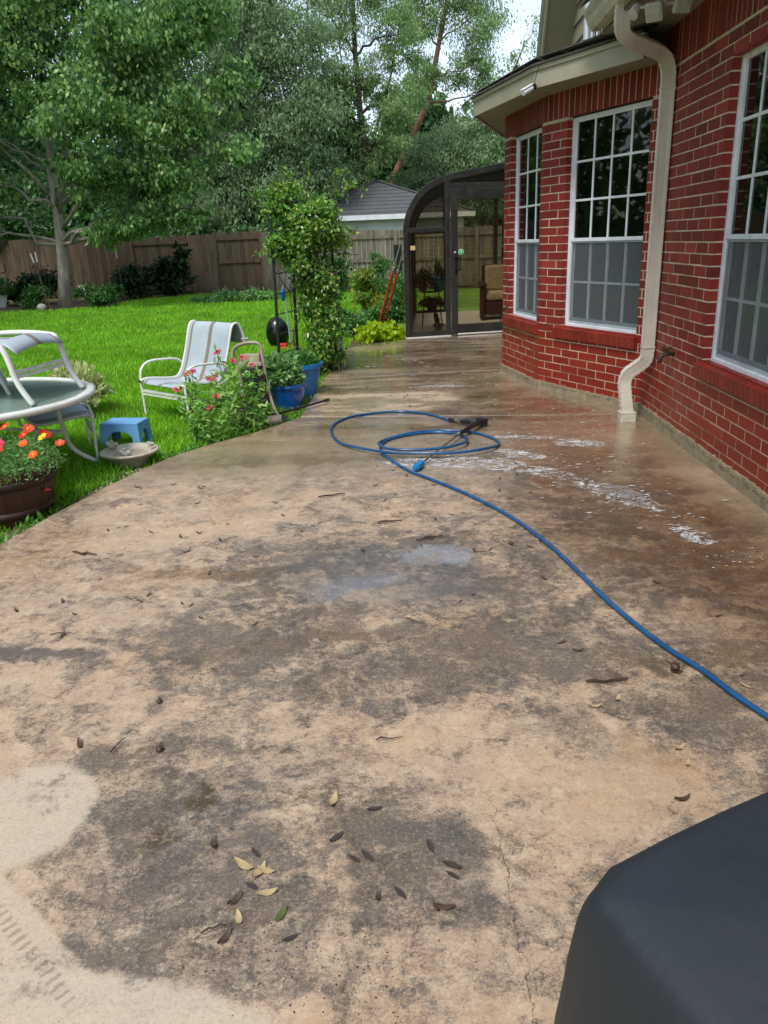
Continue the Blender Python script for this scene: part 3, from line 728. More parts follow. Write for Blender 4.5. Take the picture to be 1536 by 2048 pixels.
# downspout: ribbed rectangular pipe with elbows
def downspout():
    pts = [(1.345, 5.62, 2.74), (1.345, 5.63, 2.67), (1.348, 5.64, 2.61), (1.365, 5.66, 2.565), (1.41, 5.69, 2.54), (1.50, 5.75, 2.52), (1.60, 5.81, 2.50), (1.68, 5.865, 2.475), (1.72, 5.895, 2.43), (1.738, 5.905, 2.37), (1.74, 5.905, 2.3)]
    pts += [(1.74, 5.905, 2.2-i*.2) for i in range(0, 9)]
    pts += [(1.74, 5.905, .53), (1.735, 5.905, .48), (1.715, 5.91, .445), (1.66, 5.92, .40), (1.615, 5.925, .365), (1.595, 5.93, .31), (1.595, 5.925, .25), (1.62, 5.9, .06)]
    P = smooth_path(pts, 4); mb = MB(); prof = []
    w_, t_ = .043, .032
    def side(a, b, ribs=True):
        k = 9; r_ = []
        for i in range(k): r_.append(a.lerp(b, i/k)+(Vector((0, 0)) if i in (0, 8) or not ribs else (Vector((0, 0)) if i % 2 else (Vector((-(b-a).y, (b-a).x)).normalized()*.0042))))
        return r_
    c4 = [Vector((-w_, -t_)), Vector((w_, -t_)), Vector((w_, t_)), Vector((-w_, t_))]
    for i in range(4): prof += side(c4[i], c4[(i+1) % 4])
    k = len(prof); o = 0; prev = Vector((0, 1, 0)); n = len(P)
    # resample for wrinkled elbows
    Q = []
    for i in range(n-1):
        L = (P[i+1]-P[i]).length; elb = P[i].z > 2.33 or .12 < P[i].z < .54; s_ = max(int(L/.012), 1) if elb else 1
        for j in range(s_): Q.append((P[i].lerp(P[i+1], j/s_), elb))
    Q.append((P[-1], False)); vs = []; n = len(Q)
    for i, (p, elbow) in enumerate(Q):
        t = (Q[min(i+2, n-1)][0]-Q[max(i-2, 0)][0]).normalized()
        a = prev-t*prev.dot(t); a.normalize(); b = t.cross(a); prev = a
        sc = 1+(.05*math.sin(i*2.6) if elbow else 0)
        for q in prof: vs.append(p+b*q.x*sc+a*q.y*sc)
    fs = [(i*k+j, i*k+(j+1) % k, (i+1)*k+(j+1) % k, (i+1)*k+j) for i in range(n-1) for j in range(k)]
    mb.add(vs, fs); ds = mb.build('downspout', MCREAM2, house, auto=50)
    ds['label'] = 'cream ribbed downspout with curved elbows at the bay corner'
    for z in (2.28, .56): c_ = MB(); c_.box((1.74, 5.905, z), (.094, .072, .012)); c_.build('seam_band', MCREAM2, ds)
    c_ = MB(); c_.box((1.62, 5.9, .035), (.115, .1, .07)); c_.box((1.62, 5.9, .0725), (.122, .107, .005)); c_.build('drain_collar', simple('old_plastic', 'aaa590', 'c2bfae', 20, .5), ds, bevel=.006)
downspout()
# ================================================================== SUNROOM (curved-eave glass lean-to)
e_, q_ = Vector((.971, .239, 0)), Vector((.03, 1, 0)); O = Vector((-.13, 11.66, 0))
def Q(s, t, z): return O+e_*s+q_*t+Vector((0, 0, z))
MFR = simple('bronze_aluminium', '242422', '30302d', 5, .4)
def tint(name, col, mixf=.1, rough=.03):
    m = Mat(name); fr = m.n('Fresnel', {0: 1.45}).outputs[0]
    f = m.math('ADD', m.math('MULTIPLY', fr, .8), mixf*.3)
    t_ = m.n('BsdfTransparent', {0: lin(col)}).outputs[0]; g_ = m.n('BsdfGlossy', {0: (.8, .8, .8, 1), 1: rough}).outputs[0]
    return m.done(m.n('MixShader', {0: f, 1: t_, 2: g_}).outputs[0])
MT = tint('tinted_glass', 'ebe8e0'); MT2 = tint('dark_roof_glass', 'c0beb8')
sr = thing('sunroom', 'dark bronze curved-eave glass sunroom with hinged glass door at the end of the patio', 'sunroom', tuple(O))
DEPTH = 3.7
prof = [(0, 1.50), (0, 1.55), (.02, 1.66), (.06, 1.77), (.12, 1.88), (.2, 1.985), (.3, 2.075), (.42, 2.15), (.54, 2.2), (.66, 2.235), (1.1, 2.31), (1.6, 2.39), (2.5, 2.53)]
M3 = Matrix((e_, q_, Vector((0, 0, 1)))).transposed()
def sb(mb, s0, s1, t0, t1, z0, z1): return mb.box(Q((s0+s1)/2, (t0+t1)/2, (z0+z1)/2), (abs(s1-s0), abs(t1-t0), abs(z1-z0)), M=M3)
def curve_frame(mb, t0, t1, th=.085):
    n = len(prof); ins = []
    for i, (s_, z) in enumerate(prof):
        a = prof[max(i-1, 0)]; b = prof[min(i+1, n-1)]; d = Vector((b[0]-a[0], b[1]-a[1])).normalized(); ins.append((s_+d.y*th, z-d.x*th))
    vs = []
    for t in (t0, t1):
        vs += [Q(s_, t, z) for s_, z in prof]+[Q(s_, t, z) for s_, z in ins]
    m_ = 2*n; fs = []
    for i in range(n-1):
        fs += [(i, i+1, n+i+1, n+i), (m_+i, m_+n+i, m_+n+i+1, m_+i+1), (i, m_+i, m_+i+1, i+1), (n+i, n+i+1, m_+n+i+1, m_+n+i)]
    mb.add(vs, fs)
for t0 in (0, 3.64):
    fr = MB(); curve_frame(fr, t0, t0+.07)
    sb(fr, 0, .075, t0, t0+.07, .0, 1.51); sb(fr, .075, .62, t0+.002, t0+.068, .0, .085); sb(fr, .075, .62, t0+.002, t0+.068, 1.475, 1.54)
    sb(fr, .62, .70, t0-.004, t0+.074, 0, 2.23); sb(fr, 1.62, 1.70, t0-.002, t0+.072, 0, 2.4); sb(fr, .70, 1.62, t0+.002, t0+.068, 2.055, 2.12)
    sb(fr, 1.7, 2.5, t0+.002, t0+.068, 0, .085); sb(fr, 1.7, 2.5, t0+.002, t0+.068, 2.055, 2.12)
    sb(fr, .09, .105, t0+.01, t0+.03, .085, 1.475) if t0 == 0 else None
    fr.build('frame', MFR, sr, bevel=.004)
for t0 in (1.22, 2.43):
    fr = MB(); curve_frame(fr, t0, t0+.06, .07); sb(fr, 0, .07, t0, t0+.06, .05, 1.51); fr.build('rib', MFR, sr)
fr = MB(); sb(fr, -.002, .07, .07, 3.64, 0, .09); sb(fr, -.002, .06, .07, 3.64, 1.48, 1.53); fr.build('side_rail', MFR, sr)
gl = MB(); sb(gl, .07, .62, .03, .036, .08, 1.48); gl.build('pane', MT, sr)
def gable_glass(t, mat_):
    gl = MB(); pts = [(p[0]+.02, p[1]-.02) for p in prof if p[1] >= 1.5 and p[0] <= .66]+[(.66, 1.5)]
    gl.add([Q(s_, t, z) for s_, z in pts], [tuple(range(len(pts)))])
    pts = [(.66, 2.1), (.66, 2.2), (1.1, 2.28), (1.6, 2.36), (2.5, 2.5), (2.5, 2.1)]
    gl.add([Q(s_, t, z) for s_, z in pts], [tuple(range(len(pts)))]); gl.build('gable_pane', mat_, sr)
gable_glass(.034, MT2); gable_glass(3.675, MT2)
gl = MB()
for i in range(len(prof)-1):
    a, b = prof[i], prof[i+1]; gl.add([Q(a[0]+.01, .05, a[1]-.01), Q(a[0]+.01, 3.66, a[1]-.01), Q(b[0]+.01, 3.66, b[1]-.01), Q(b[0]+.01, .05, b[1]-.01)], [(0, 1, 2, 3)])
gl.build('roof_pane', MT2, sr, smooth=True)
gl = MB(); sb(gl, .03, .036, .07, 3.64, .08, 1.5); gl.build('pane', MT, sr)
gl = MB(); sb(gl, .07, 2.5, 3.67, 3.676, .08, 2.1); gl.build('pane', MT, sr)
dr = MB(); D0, D1 = .705, 1.615
for (a, b, c_, d_) in ((D0, D0+.105, .03, 2.05), (D1-.105, D1, .03, 2.05), (D0+.105, D1-.105, .03, .16), (D0+.105, D1-.105, 1.9, 2.05)): sb(dr, a, b, -.012, .035, c_, d_)
door = dr.build('door', MFR, sr, bevel=.004)
gl = MB(); sb(gl, D0+.1, D1-.1, .01, .016, .15, 1.91); gl.build('pane', MT, door)
hb = MB(); hb.bar(Q(D0+.135, -.05, .93), Q(D0+.135, -.05, 1.13), .022, .03); sb(hb, D0+.05, D0+.15, -.05, -.012, .93, .955); sb(hb, D0+.05, D0+.15, -.05, -.012, 1.105, 1.13); sb(hb, D0+.06, D0+.105, -.03, -.012, .9, 1.15)
hb.build('handle', simple('black_plastic', '0b0b0c', '161617', 20, .4), door, bevel=.004)
def disc(c, r, nrm, mat_, name, parent, th=.004, n=8):
    b = MB(); a = Vector(nrm).normalized(); b.tube([Vector(c)-a*th/2, Vector(c)+a*th/2], r, n); return b.build(name, mat_, parent)
MCHROME = simple('brushed_metal', 'a8a8a4', 'c0c0bc', 30, .3, metal=1)
disc(Q(D0+.06, -.02, 1.19), .016, q_, MCHROME, 'lock', door, .02, 16)
st = disc(Q(D0+.152, -.004, 1.19), .042, q_, simple('sticker_rim', 'c5d6c6', 'd8e4d6', 10, .5), 'security_sticker', door, .003, 8)
disc(Q(D0+.152, -.008, 1.19), .036, q_, simple('sticker_green', '2c9a5a', '3cab68', 10, .5), 'emblem', st, .003, 8)
disc(Q(D0+.152, -.012, 1.192), .013, q_, simple('sticker_pale', 'a8dcb8', '8ccfa4', 10, .5), 'emblem', st, .003, 12)
tb = MB(); sb(tb, D0+.1, D1, -.03, -.008, .012, .03); sb(tb, 0, .7, -.02, .0, 0, .012); tb.build('threshold', simple('threshold_metal', 'c8c8c4', 'dcdcd8', 30, .35), sr)
tb = MB(); sb(tb, .1, .17, -.0, .025, 1.24, 1.30); tb.build('notice', simple('paper_tag', 'b39b62', 'c4ae78', 10, .7), sr)
fl_ = MB(); sb(fl_, .03, 3.2, .07, 3.66, -.03, .035); fl_.build('floor', simple('tan_carpet', 'c0b49e', 'd0c4ae', 40, .9, .5, 200), sr)
# house wall closing the sunroom at the right
mb = MB(); sb(mb, 2.5, 2.6, -.1, 4.2, 0, 2.6); mb.build('wall', MCREAM, house)
mb = MB(); mb.box((4.6, 11, 1.6), (4.3, 9.4, 3.4)); mb.build('wall', MCREAM, house)

# contents of the sunroom
MWICK = simple('dark_wicker', '2a1811', '4a2e20', 50, .6, .8, 120, (1, 1, 3)); MCUSH = simple('beige_cushion', 'a3906c', 'b8a684', 20, .9, .3, 150)
ch = thing('wicker_armchair', 'dark wicker armchair with beige cushions inside the glass sunroom', 'armchair', tuple(Q(1.62, 1.9, .035)))
b = MB(); 
for s_ in (1.3, 1.95): sb(b, s_-.04, s_+.04, 1.55, 2.15, .035, .60); sb(b, s_-.06, s_+.06, 1.5, 2.18, .6, .65)
sb(b, 1.34, 1.91, 1.58, 1.64, .12, .34); sb(b, 1.3, 1.95, 2.12, 2.2, .2, .93); b.build('frame', MWICK, ch, bevel=.02)
b = MB(); sb(b, 1.35, 1.9, 1.56, 2.1, .36, .5); b.build('seat', MCUSH, ch, bevel=.04)
b = MB(); sb(b, 1.35, 1.9, 1.98, 2.12, .5, .92); b.build('backrest', MCUSH, ch, bevel=.04)
MIRON = simple('black_iron', '0e0e0e', '1b1a18', 20, .5)
ps = thing('plant_stand', 'tall black metal tiered plant stand behind the left sunroom pane', 'plant stand', tuple(Q(.4, .85, .035)))
b = MB()
for k in range(4):
    a = math.pi/4+k*math.pi/2; p0 = Q(.4+.24*math.cos(a), .85+.2*math.sin(a), .035); p1 = Q(.4+.12*math.cos(a), .85+.12*math.sin(a), .86); b.tube([p0, p0.lerp(p1, .5)+Vector((0, 0, 0)), p1], .009, 6)
for z in (.3, .6, .86):
    r_ = .25-.15*z
    b.tube([Q(.4+r_*math.cos(a), .85+r_*.85*math.sin(a), z) for a in np.linspace(0, 2*math.pi, 17)], .008, 5)
    for k in range(5): b.bar(Q(.4-r_, .85-r_*.6+k*r_*.3, z), Q(.4+r_, .85-r_*.6+k*r_*.3, z), .01, .006)
b.build('frame', MIRON, ps)
def pot_plant(name, label, loc, r, h, potmat, lm, n, size, spread, hgt, aspect=.35, droop=-.4, cat='potted plant', up_=False, wob=0, lip=.012, parentgroup=None, blossoms=None):
    t = thing(name, label, cat, loc, 0, parentgroup); b = MB(); x, y, z = loc
    b.lathe([(r*.45, 0), (r*.62, .004), (r*.78, h*.3), (r*.93, h*.7), (r*.97, h*.88), (r+lip, h*.9), (r+lip, h), (r-.01, h), (r-.02, h*.86), (0, h*.85)], loc, 36)
    b.build('pot', potmat, t, auto=40)
    d = unit(rng.normal(size=(n, 3))); d[:, 2] = np.abs(d[:, 2]); rad = rng.uniform(.35, 1, (n, 1))**.6
    P = np.array([x, y, z+h*.92])+d*rad*np.array([spread, spread, hgt])
    if up_:
        P = np.array([x, y, z+h*.86])+rng.normal(size=(n, 3))*np.array([r*.35, r*.35, .004]); 
        leaves('foliage', P, size, lm, t, aspect=aspect, droop=-2.5, jitter=.4)
    else:
        leaves('foliage', P, size, lm, t, aspect=aspect, droop=droop, outward=d*.8)
        st_ = MB()
        for k in range(9):
            q = P[k*7 % n]; st_.tube(curve_pts((x+random.uniform(-.3, .3)*r, y+random.uniform(-.3, .3)*r, z+h*.85), q, .02, 5, .03), [.004, .0035, .003, .0025, .002], 5)
        st_.build('stem', MSTEM, t)
    return t
MSTEM = simple('green_stem', '3c5a20', '55702c', 20, .6)
LM_D = leafmat('dark_foliage', ['12240c', '1c3412', '274318', '16290e'], .25)
LM_M = leafmat('mid_foliage', ['25481a', '35602a', '487534', '2d5520'], .3)
LM_P = leafmat('pale_potted_foliage', ['4f7a42', '6c9656', '89ac6c', '5d8a4c'], .3)
MTEAL = simple('teal_glaze', '0d4a52', '15626a', 8, .2)
z_ = .87
pot_plant('snake_plant', 'snake plant in a teal pot on top of the sunroom plant stand', tuple(Q(.52, .85, .60+.0)), .12, .22, MTEAL, LM_D, 22, .3, .1, .1, .14, up_=True)
pot_plant('fern', 'bushy plant on the plant stand close to the sunroom edge', tuple(Q(.26, .75, .62)), .08, .1, simple('brown_pot', '3b2a1e', '4a3526', 10, .6), LM_D, 500, .07, .17, .22, .3, droop=.2)
pot_plant('trailing_plant', 'thin trailing plant hanging low in the plant stand', tuple(Q(.4, .85, .31)), .1, .12, simple('brown_pot_b', '33251b', '46331f', 10, .6), LM_D, 600, .08, .2, -.28+.4, .2, droop=1.2)
cp = thing('cactus', 'small cactus in a dark pot on the sunroom floor beside the door', 'cactus', tuple(Q(.5, .28, .035)))
b = MB(); b.lathe([(.045, 0), (.075, .1), (.085, .1), (.085, .125), (.07, .125), (.0, .115)], tuple(Q(.5, .28, .035)), 20); b.build('pot', simple('olive_pot', '2c3020', '3a3f2a', 10, .5), cp, auto=40)
b = MB(); c0 = Q(.49, .28, .14); b.tube([c0, c0+Vector((-.01, 0, .08)), c0+Vector((-.03, 0, .16)), c0+Vector((-.04, 0, .19))], [.035, .042, .036, .012], 12); b.build('cactus_body', LM_D, cp, smooth=True)

# ================================================================== FENCE, NEIGHBOUR'S GARAGE
def woodmat(name, a, b_, c_):
    m = Mat(name); P = m.obj(); r = m.n('ValToRGB', {0: m.island()}); cr = r.color_ramp
    cr.elements[0].color = lin(a); cr.elements[1].color = lin(b_); e = cr.elements.new(.6); e.color = lin(c_)
    g_ = m.noise(9, 5, .7, m.scl((1, 1, .12))); c = m.mix(m.rng(g_, .35, .7, 0, .7), r.outputs[0], lin('3a2c20'))
    zz = m.n('SeparateXYZ', {0: P}).outputs[2]
    c = m.mix(m.math('MULTIPLY', m.rng(m.math('ADD', zz, m.math('MULTIPLY', m.noise(2, 4), .5)), .75, .2), .5), c, lin('2a2a18'))
    return m.done(m.pbr(c, .85, m.bump(m.noise(30, 4, .6, m.scl((1, 1, .1))), .5, .006)))
MW_ = woodmat('weathered_cedar', '4c4030', '635a48', '6a5844'); MWG = woodmat('grey_weathered_cedar', '6a665c', '8c877c', '78705f')
def fence(p0, p1, h, label, mat_, rails=True, zb=LZ-.02, front=True, bays=2.4, hz=0):
    p0, p1 = Vector((*p0, 0)), Vector((*p1, 0)); e = (p1-p0); L = e.length; e.normalize(); n = Vector((e.y, -e.x, 0)); M = Matrix((e, n, Vector((0, 0, 1)))).transposed()
    t = thing('wooden_fence', label, 'fence', (p0.x, p0.y, zb)); b = MB(); x = 0
    while x < L:
        w = random.uniform(.132, .142); hh = h+random.uniform(-.02, .02); c = p0+e*(x+w/2)+n*random.uniform(-.004, .004); ear = .03
        vs = []
        for dn in (-.009, .009):
            for (u, z) in ((-w/2, 0), (w/2, 0), (w/2, hh-ear), (w/2-ear, hh), (-w/2+ear, hh), (-w/2, hh-ear)):
                vs.append(c+e*u+n*dn+Vector((0, 0, zb+z)))
        b.add(vs, [(0, 1, 2, 3, 4, 5), (11, 10, 9, 8, 7, 6)]+[(i, 6+i, 6+(i+1) % 6, (i+1) % 6) for i in range(6)]); x += w+.006
    b.build('board_panel', mat_, t)
    if rails:
        for z in (.16, h*.52, h-.2):
            r_ = MB(); c = p0+e*L/2+n*.032+Vector((0, 0, zb+z)); r_.box(c, (L, .04, .09), M=M); r_.build('rail', mat_, t)
        x = .05
        while x < L:
            r_ = MB(); r_.box(p0+e*x+n*.045+Vector((0, 0, zb+h*.49)), (.10, .095, h*.98), M=M); r_.build('post', mat_, t); x += bays
    return t
fence((-24, 26.3), (-9.3, 26.35), 1.93, 'smooth brown board fence behind the spreading shade tree', MW_, rails=False)
fence((-9.25, 26.35), (-7.35, 26.4), 1.86, 'dark brown fence stretch with rails behind the hanging leaves', MW_)
fence((-7.3, 26.3), (-6.55, 26.3), 1.88, 'narrow flat board stretch of fence where the brown sections meet', MW_, rails=False)
fence((-6.5, 26.4), (-4.95, 26.5), 1.92, 'brown railed fence panel to the left of the vine trellis', MW_, bays=1.5)
fence((-4.9, 26.4), (-3.0, 26.4), 1.88, 'greyer plain board fence just behind the vine trellis', MWG, rails=False)
fence((-2.95, 24.2), (2.6, 24.2), 1.78, 'grey dog-eared fence in front of the white garage wall', MWG)
fence((-24, 26.2), (-24, -12), 1.9, 'brown board fence along the side of the yard, reflected in the windows', MW_, rails=False)
gar = thing('neighbour_garage', 'neighbour garage with dark hipped shingle roof and white eaves beyond the fence', 'garage', (-1.2, 33, 0))
b = MB(); x0, x1, y0, y1, ez, az_ = -4.05, 2.3, 30, 37, 2.29, 3.62
b.add([(x0, y0, ez), (x1, y0, ez), (x1, y1, ez), (x0, y1, ez), (-1.38, 32.8, az_), (-1.0, 34.6, az_)], [(0, 1, 4), (1, 2, 5, 4), (2, 3, 5), (3, 0, 4, 5)])
for k in range(1, 9):
    t_ = k/9.5; b.bar((x0+(-1.38-x0)*t_+.1, y0+2.8*t_, ez+(az_-ez)*t_+.005), (x1+(-1.38-x1)*t_-.1, y0+2.8*t_, ez+(az_-ez)*t_+.005), .3, .012, (0, -.42, 1))
MSH2 = simple('grey_shingle', '3f4043', '5e5f61', 30, .9, 1, 50)
b.build('roof', MSH2, gar)
b = MB()
for (p, q) in (((x0, y0), (-1.38, 32.8)), ((x1, y0), (-1.38, 32.8))): b.bar((*p, ez+.03), (*q, az_+.03), .16, .03)
b.build('ridge_cap', MSH2, gar)
MWP = simple('white_eave_paint', 'c5c9cb', 'd6dadc', 3, .5)
b = MB(); b.box(((x0+x1)/2, y0, ez-.08), (x1-x0, .04, .17)); b.box((x0, (y0+y1)/2, ez-.08), (.04, y1-y0-.1, .17)); b.build('fascia', MWP, gar)
b = MB(); b.box(((x0+x1)/2, (y0+y1)/2+.1, 1.05), (x1-x0-.8, y1-y0-.7, 2.3)); b.build('wall', MWP, gar)

# ================================================================== TREES
MBARK = simple('pale_bark', '6a665e', '979286', 7, .9, 1, 25, (1, 1, .3)); MBARKR = simple('reddish_bark', '5a3d2c', '8a6248', 4, .85, .8, 18, (1, 1, .4)); MBARKD = simple('dark_bark', '2a241d', '453b30', 8, .9, 1, 25, (1, 1, .3))
LM_T = leafmat('broad_tree_leaf', ['42643a', '567c46', '6e9452', '4c6e3e', '86a664', '98ae66'], .38)
LM_O = leafmat('grey_oak_leaf', ['667c5c', '748c66', '849a72', '6a825e', '8ca27a'], .3, .75, .12)
LM_E = leafmat('airy_tree_leaf', ['54704a', '688656', '809c64', '94aa6e', '607e50'], .35)
LM_B = leafmat('back_tree_leaf', ['3e5a38', '4c6e42', '5e824c', '44663c'], .3)
# the broad-leaved shade tree on the left
tree('shade_tree', 'pale-trunked broad-leaved shade tree spreading over the left of the lawn', [(-9.62, 21.6, -.1), (-9.52, 21.6, .8), (-9.45, 21.6, 1.6), (-9.4, 21.6, 2.5), (-9.38, 21.55, 3.4), (-9.2, 21.5, 4.6), (-9.1, 21.4, 6), (-9, 21.4, 7.6)], .17,
     [(-9.3, 20.5, 6.2, 2.0, 2.0, 1.2), (-6.6, 20.3, 5.6, 1.7, 1.7, 1.1), (-7.3, 19.8, 4.4, 1.5, 1.5, .8), (-5.4, 20.2, 4.3, 1.3, 1.3, .8), (-5.9, 20.2, 3.1, 1.1, 1.1, .6), (-7.4, 19.9, 3.1, 1.1, 1.0, .6), (-6.5, 20.2, 2.1, .9, .8, .5), (-7.6, 20.1, 1.9, .7, .7, .4), (-5.4, 20.3, 2.2, .5, .5, .4),
      (-10.9, 20.6, 4.4, 1.0, 1.2, .6), (-10.9, 20.8, 3.1, .7, .9, .5), (-12.4, 21, 5.0, 1.6, 1.6, 1.2), (-12.6, 21, 3.0, 1.1, 1.3, .8), (-8, 21.2, 7.7, 2.2, 2, 1.2), (-5.2, 20.6, 6.6, 1.2, 1.2, 1.1), (-11, 21.5, 7.7, 2.2, 2, 1.2), (-4.4, 20.3, 3.6, .7, .8, .4), (-8.6, 20.1, 4.9, .8, .8, .5), (-4.3, 20.5, 5.2, .7, .8, .5), (-11.6, 21, 1.9, .8, .8, .4), (-8.3, 20, 3.5, .5, .5, .35)],
     80000, .125, LM_T, MBARK, limbs=[([(-9.4, 21.6, 2.3), (-9.05, 21.4, 3.0), (-8.7, 21.2, 4.2), (-8.3, 21, 5.6)], .08), ([(-9.45, 21.6, 1.9), (-8.6, 21.2, 2.6), (-7.6, 20.6, 3.0), (-6.3, 20.3, 3.3)], .06), ([(-9.4, 21.6, 2.7), (-9.9, 21.4, 3.4), (-10.8, 21, 4.4)], .07)],
     aspect=.6, droop=1.1, twigs=12, sig=.13, shell=.2, sub=60)
tree('oak_tree', 'tall grey-green oak rising behind the fence next to the shade tree', [(-6.6, 31, 0), (-6.5, 31, 2.5), (-6.2, 31, 5), (-5.8, 31, 7.5), (-5.6, 31, 10)], .3,
     [(-5.6, 30.5, 6.6, 1.9, 1.7, 1.6), (-4.2, 30.5, 7.9, 1.7, 1.7, 1.4), (-3.9, 30.3, 5.4, 1.5, 1.5, 1.5), (-6.5, 30.5, 9.0, 2.2, 2, 1.5), (-5.2, 30.3, 3.9, 1.6, 1.5, 1.3), (-3.6, 30.6, 3.3, 1.4, 1.3, 1.1), (-7.2, 30.6, 5.0, 1.5, 1.5, 1.3), (-7.0, 30.4, 3.0, 1.6, 1.3, 1.1), (-5.0, 30.5, 10.4, 1.6, 1.6, 1.0)],
     80000, .15, LM_O, MBARKD, droop=.9, aspect=.38, twigs=4, sig=.2, sub=34)
tree('dark_tree', 'dark leafy tree filling the space behind the brown railed fence', [(-4.3, 33.5, 0), (-4.2, 33.5, 3), (-4.0, 33.5, 6)], .22,
     [(-4.4, 33.2, 4.0, 1.8, 1.5, 1.6), (-3.0, 33.4, 2.9, 1.4, 1.4, 1.2), (-5.6, 33.4, 2.6, 1.4, 1.4, 1.1), (-3.1, 33.5, 5.8, 1.3, 1.4, 1.6)], 40000, .14, LM_B, MBARKD, droop=.4, aspect=.5, twigs=3)
tree('airy_tree', 'tall airy tree with several dark stems rising behind the vine trellis', [(-1.75, 33, 0), (-1.8, 33, 3.2), (-1.75, 33, 4.6), (-1.9, 33, 6), (-2.0, 33, 8), (-2.0, 33, 10)], .2,
     [(-2.9, 33, 9.3, 1.1, 1.2, 1.0), (-1.6, 33, 10.1, 1.4, 1.3, .8), (-.5, 33, 8.6, 1.0, 1.2, 1.2), (-3.2, 33, 7.3, 1.0, 1.2, .9), (-1.9, 33, 7.2, .9, 1.2, .8), (-.6, 33, 6.3, 1.2, 1.2, .8), (-3.0, 33, 5.6, 1.1, 1.2, .7), (-1.2, 33, 5.0, 1.4, 1.2, .6), (-2.2, 32.8, 4.1, 1.2, 1, .6)],
     46000, .12, LM_E, MBARKD, droop=.9, aspect=.34, twigs=7, sig=.2, sub=30, rl=.42,
     limbs=[([(-1.8, 33, 3.3), (-2.2, 33, 4.6), (-2.9, 33, 6.2), (-3.2, 33, 7.5), (-3.5, 33, 9)], .08), ([(-1.75, 33, 4.2), (-1.2, 33, 5.8), (-.7, 33, 7.2), (-.3, 33, 9)], .08), ([(-1.8, 33, 4.8), (-2.4, 33, 6.6), (-2.6, 33, 8.5)], .06)])
tree('leaning_tree', 'tree with a reddish leaning trunk rising from behind the neighbour garage', [(-1.6, 38, 0), (-1.1, 38, 2.6), (-.75, 38, 4.1), (.1, 38, 5.8), (.8, 38, 7.0), (1.05, 38, 8.0), (1.3, 38, 9.2), (1.7, 38, 10.8), (2.1, 38, 12.3)], .2,
     [(1.4, 38, 11.5, 1.5, 1.3, 1.3), (2.9, 38, 10.2, 1.2, 1.2, 1.4), (.3, 38, 10.2, 1.1, 1.2, .8), (2.6, 38, 8.2, 1.1, 1.2, .8), (.6, 38, 8.2, .9, 1.1, .7), (2.2, 38, 12.6, 1.5, 1.2, .8), (3.6, 38, 7.2, .9, 1.1, .7), (-.6, 38, 7.0, .9, 1.1, .7)],
     40000, .13, LM_E, MBARKR, droop=.9, aspect=.34, twigs=7, sig=.21, sub=30, rl=.3)
tree('willow_tree', 'feathery green tree behind the sunroom roof', [(3.2, 36, 0), (3.1, 36, 3), (2.9, 36, 6)], .2,
     [(2.6, 35.5, 5.3, 1.6, 1.4, 1.1), (1.2, 35.6, 4.6, 1.4, 1.3, 1.1), (3.7, 35.5, 4.4, 1.5, 1.3, 1.1), (2.4, 35.4, 3.3, 1.7, 1.3, 1.0), (.4, 35.8, 3.4, 1.2, 1.2, 1.0), (4.4, 35.8, 6.2, 1.0, 1.1, .9)], 46000, .13, LM_O, MBARKD, droop=1.2, aspect=.36, twigs=4, sig=.2)
tree('bare_tree', 'thin half-bare tree top showing against the sky above the bay roof', [(5.6, 42, 0), (5.4, 42, 4), (5.1, 42, 7), (4.9, 42, 8.6)], .2,
     [(5.2, 42, 9.0, .9, .8, .8), (4.3, 42, 7.9, .9, .8, .7), (5.9, 42, 10.4, .6, .6, .9), (6.6, 42, 8.6, 1, .8, .8)], 1500, .16, LM_E, MBARKD, droop=.8, aspect=.4, twigs=9, sig=.3, sub=20)
for i, (x, y, hh, lab) in enumerate([(-14.5, 28.5, 9, 'large dark tree at the far left edge beyond the fence'), (-10, 33, 9.5, 'dense green tree beyond the fence directly behind the pale trunk')]):
    tree('dense_tree', lab, [(x, y, 0), (x+.1, y, 3), (x, y, 6)], .3, [(x+random.uniform(-2, 2), y+random.uniform(-1, 1), z, 2.1, 1.8, 1.4) for z in (2.8, 4, 5, 6.2, 7.4, 8.6, 9.8)], 30000, .19, LM_B, MBARKD, droop=.4, aspect=.55, twigs=3, group='dense trees beyond the fence')
# trees out of view to the left and behind: what the window panes reflect
for i, (x, y, hh) in enumerate([(-16, 9, 8), (-17, 16, 9), (-15, 2, 9), (-15, -6, 8)]):
    tree('yard_tree', 'leafy yard tree beyond the left fence that shows in the window reflections', [(x, y, 0), (x+.1, y, 3), (x, y, 6)], .25, [(x+random.uniform(-2, 2), y+random.uniform(-3, 3), z, 2.6, 3.2, 1.8) for z in (1.8, 3, 4.5, 6, 7.5, 9.0)], 7000, .42, LM_T, MBARKD, droop=.4, aspect=.6, twigs=2, group='yard trees mirrored in the windows')
# far wood behind everything
P = np.stack([rng.uniform(-34, 16, 90000), rng.uniform(41, 47, 90000), rng.uniform(0, 1, 90000)], 1)
hx = 7.4+1.1*np.sin(P[:, 0]*.5)+.8*np.sin(P[:, 0]*1.3+1)-np.clip((P[:, 0]-.5)*.6, 0, 4.5)
P[:, 2] = P[:, 2]**.8*hx*(1+rng.normal(size=len(P))*.06)
struct(leaves('woods', P, .5, LM_B, aspect=.7, droop=.2), 'stuff')
P = np.stack([rng.uniform(-20, 4, 26000), rng.uniform(27.4, 29.4, 26000), rng.uniform(0, 1, 26000)], 1)
hx = 2.1+.5*np.sin(P[:, 0]*1.1)+.3*np.sin(P[:, 0]*2.9+1); hx[P[:, 0] > -3.2] = .3
P[:, 2] *= hx
struct(leaves('undergrowth', P, .17, LM_B, aspect=.55, droop=.2), 'stuff')
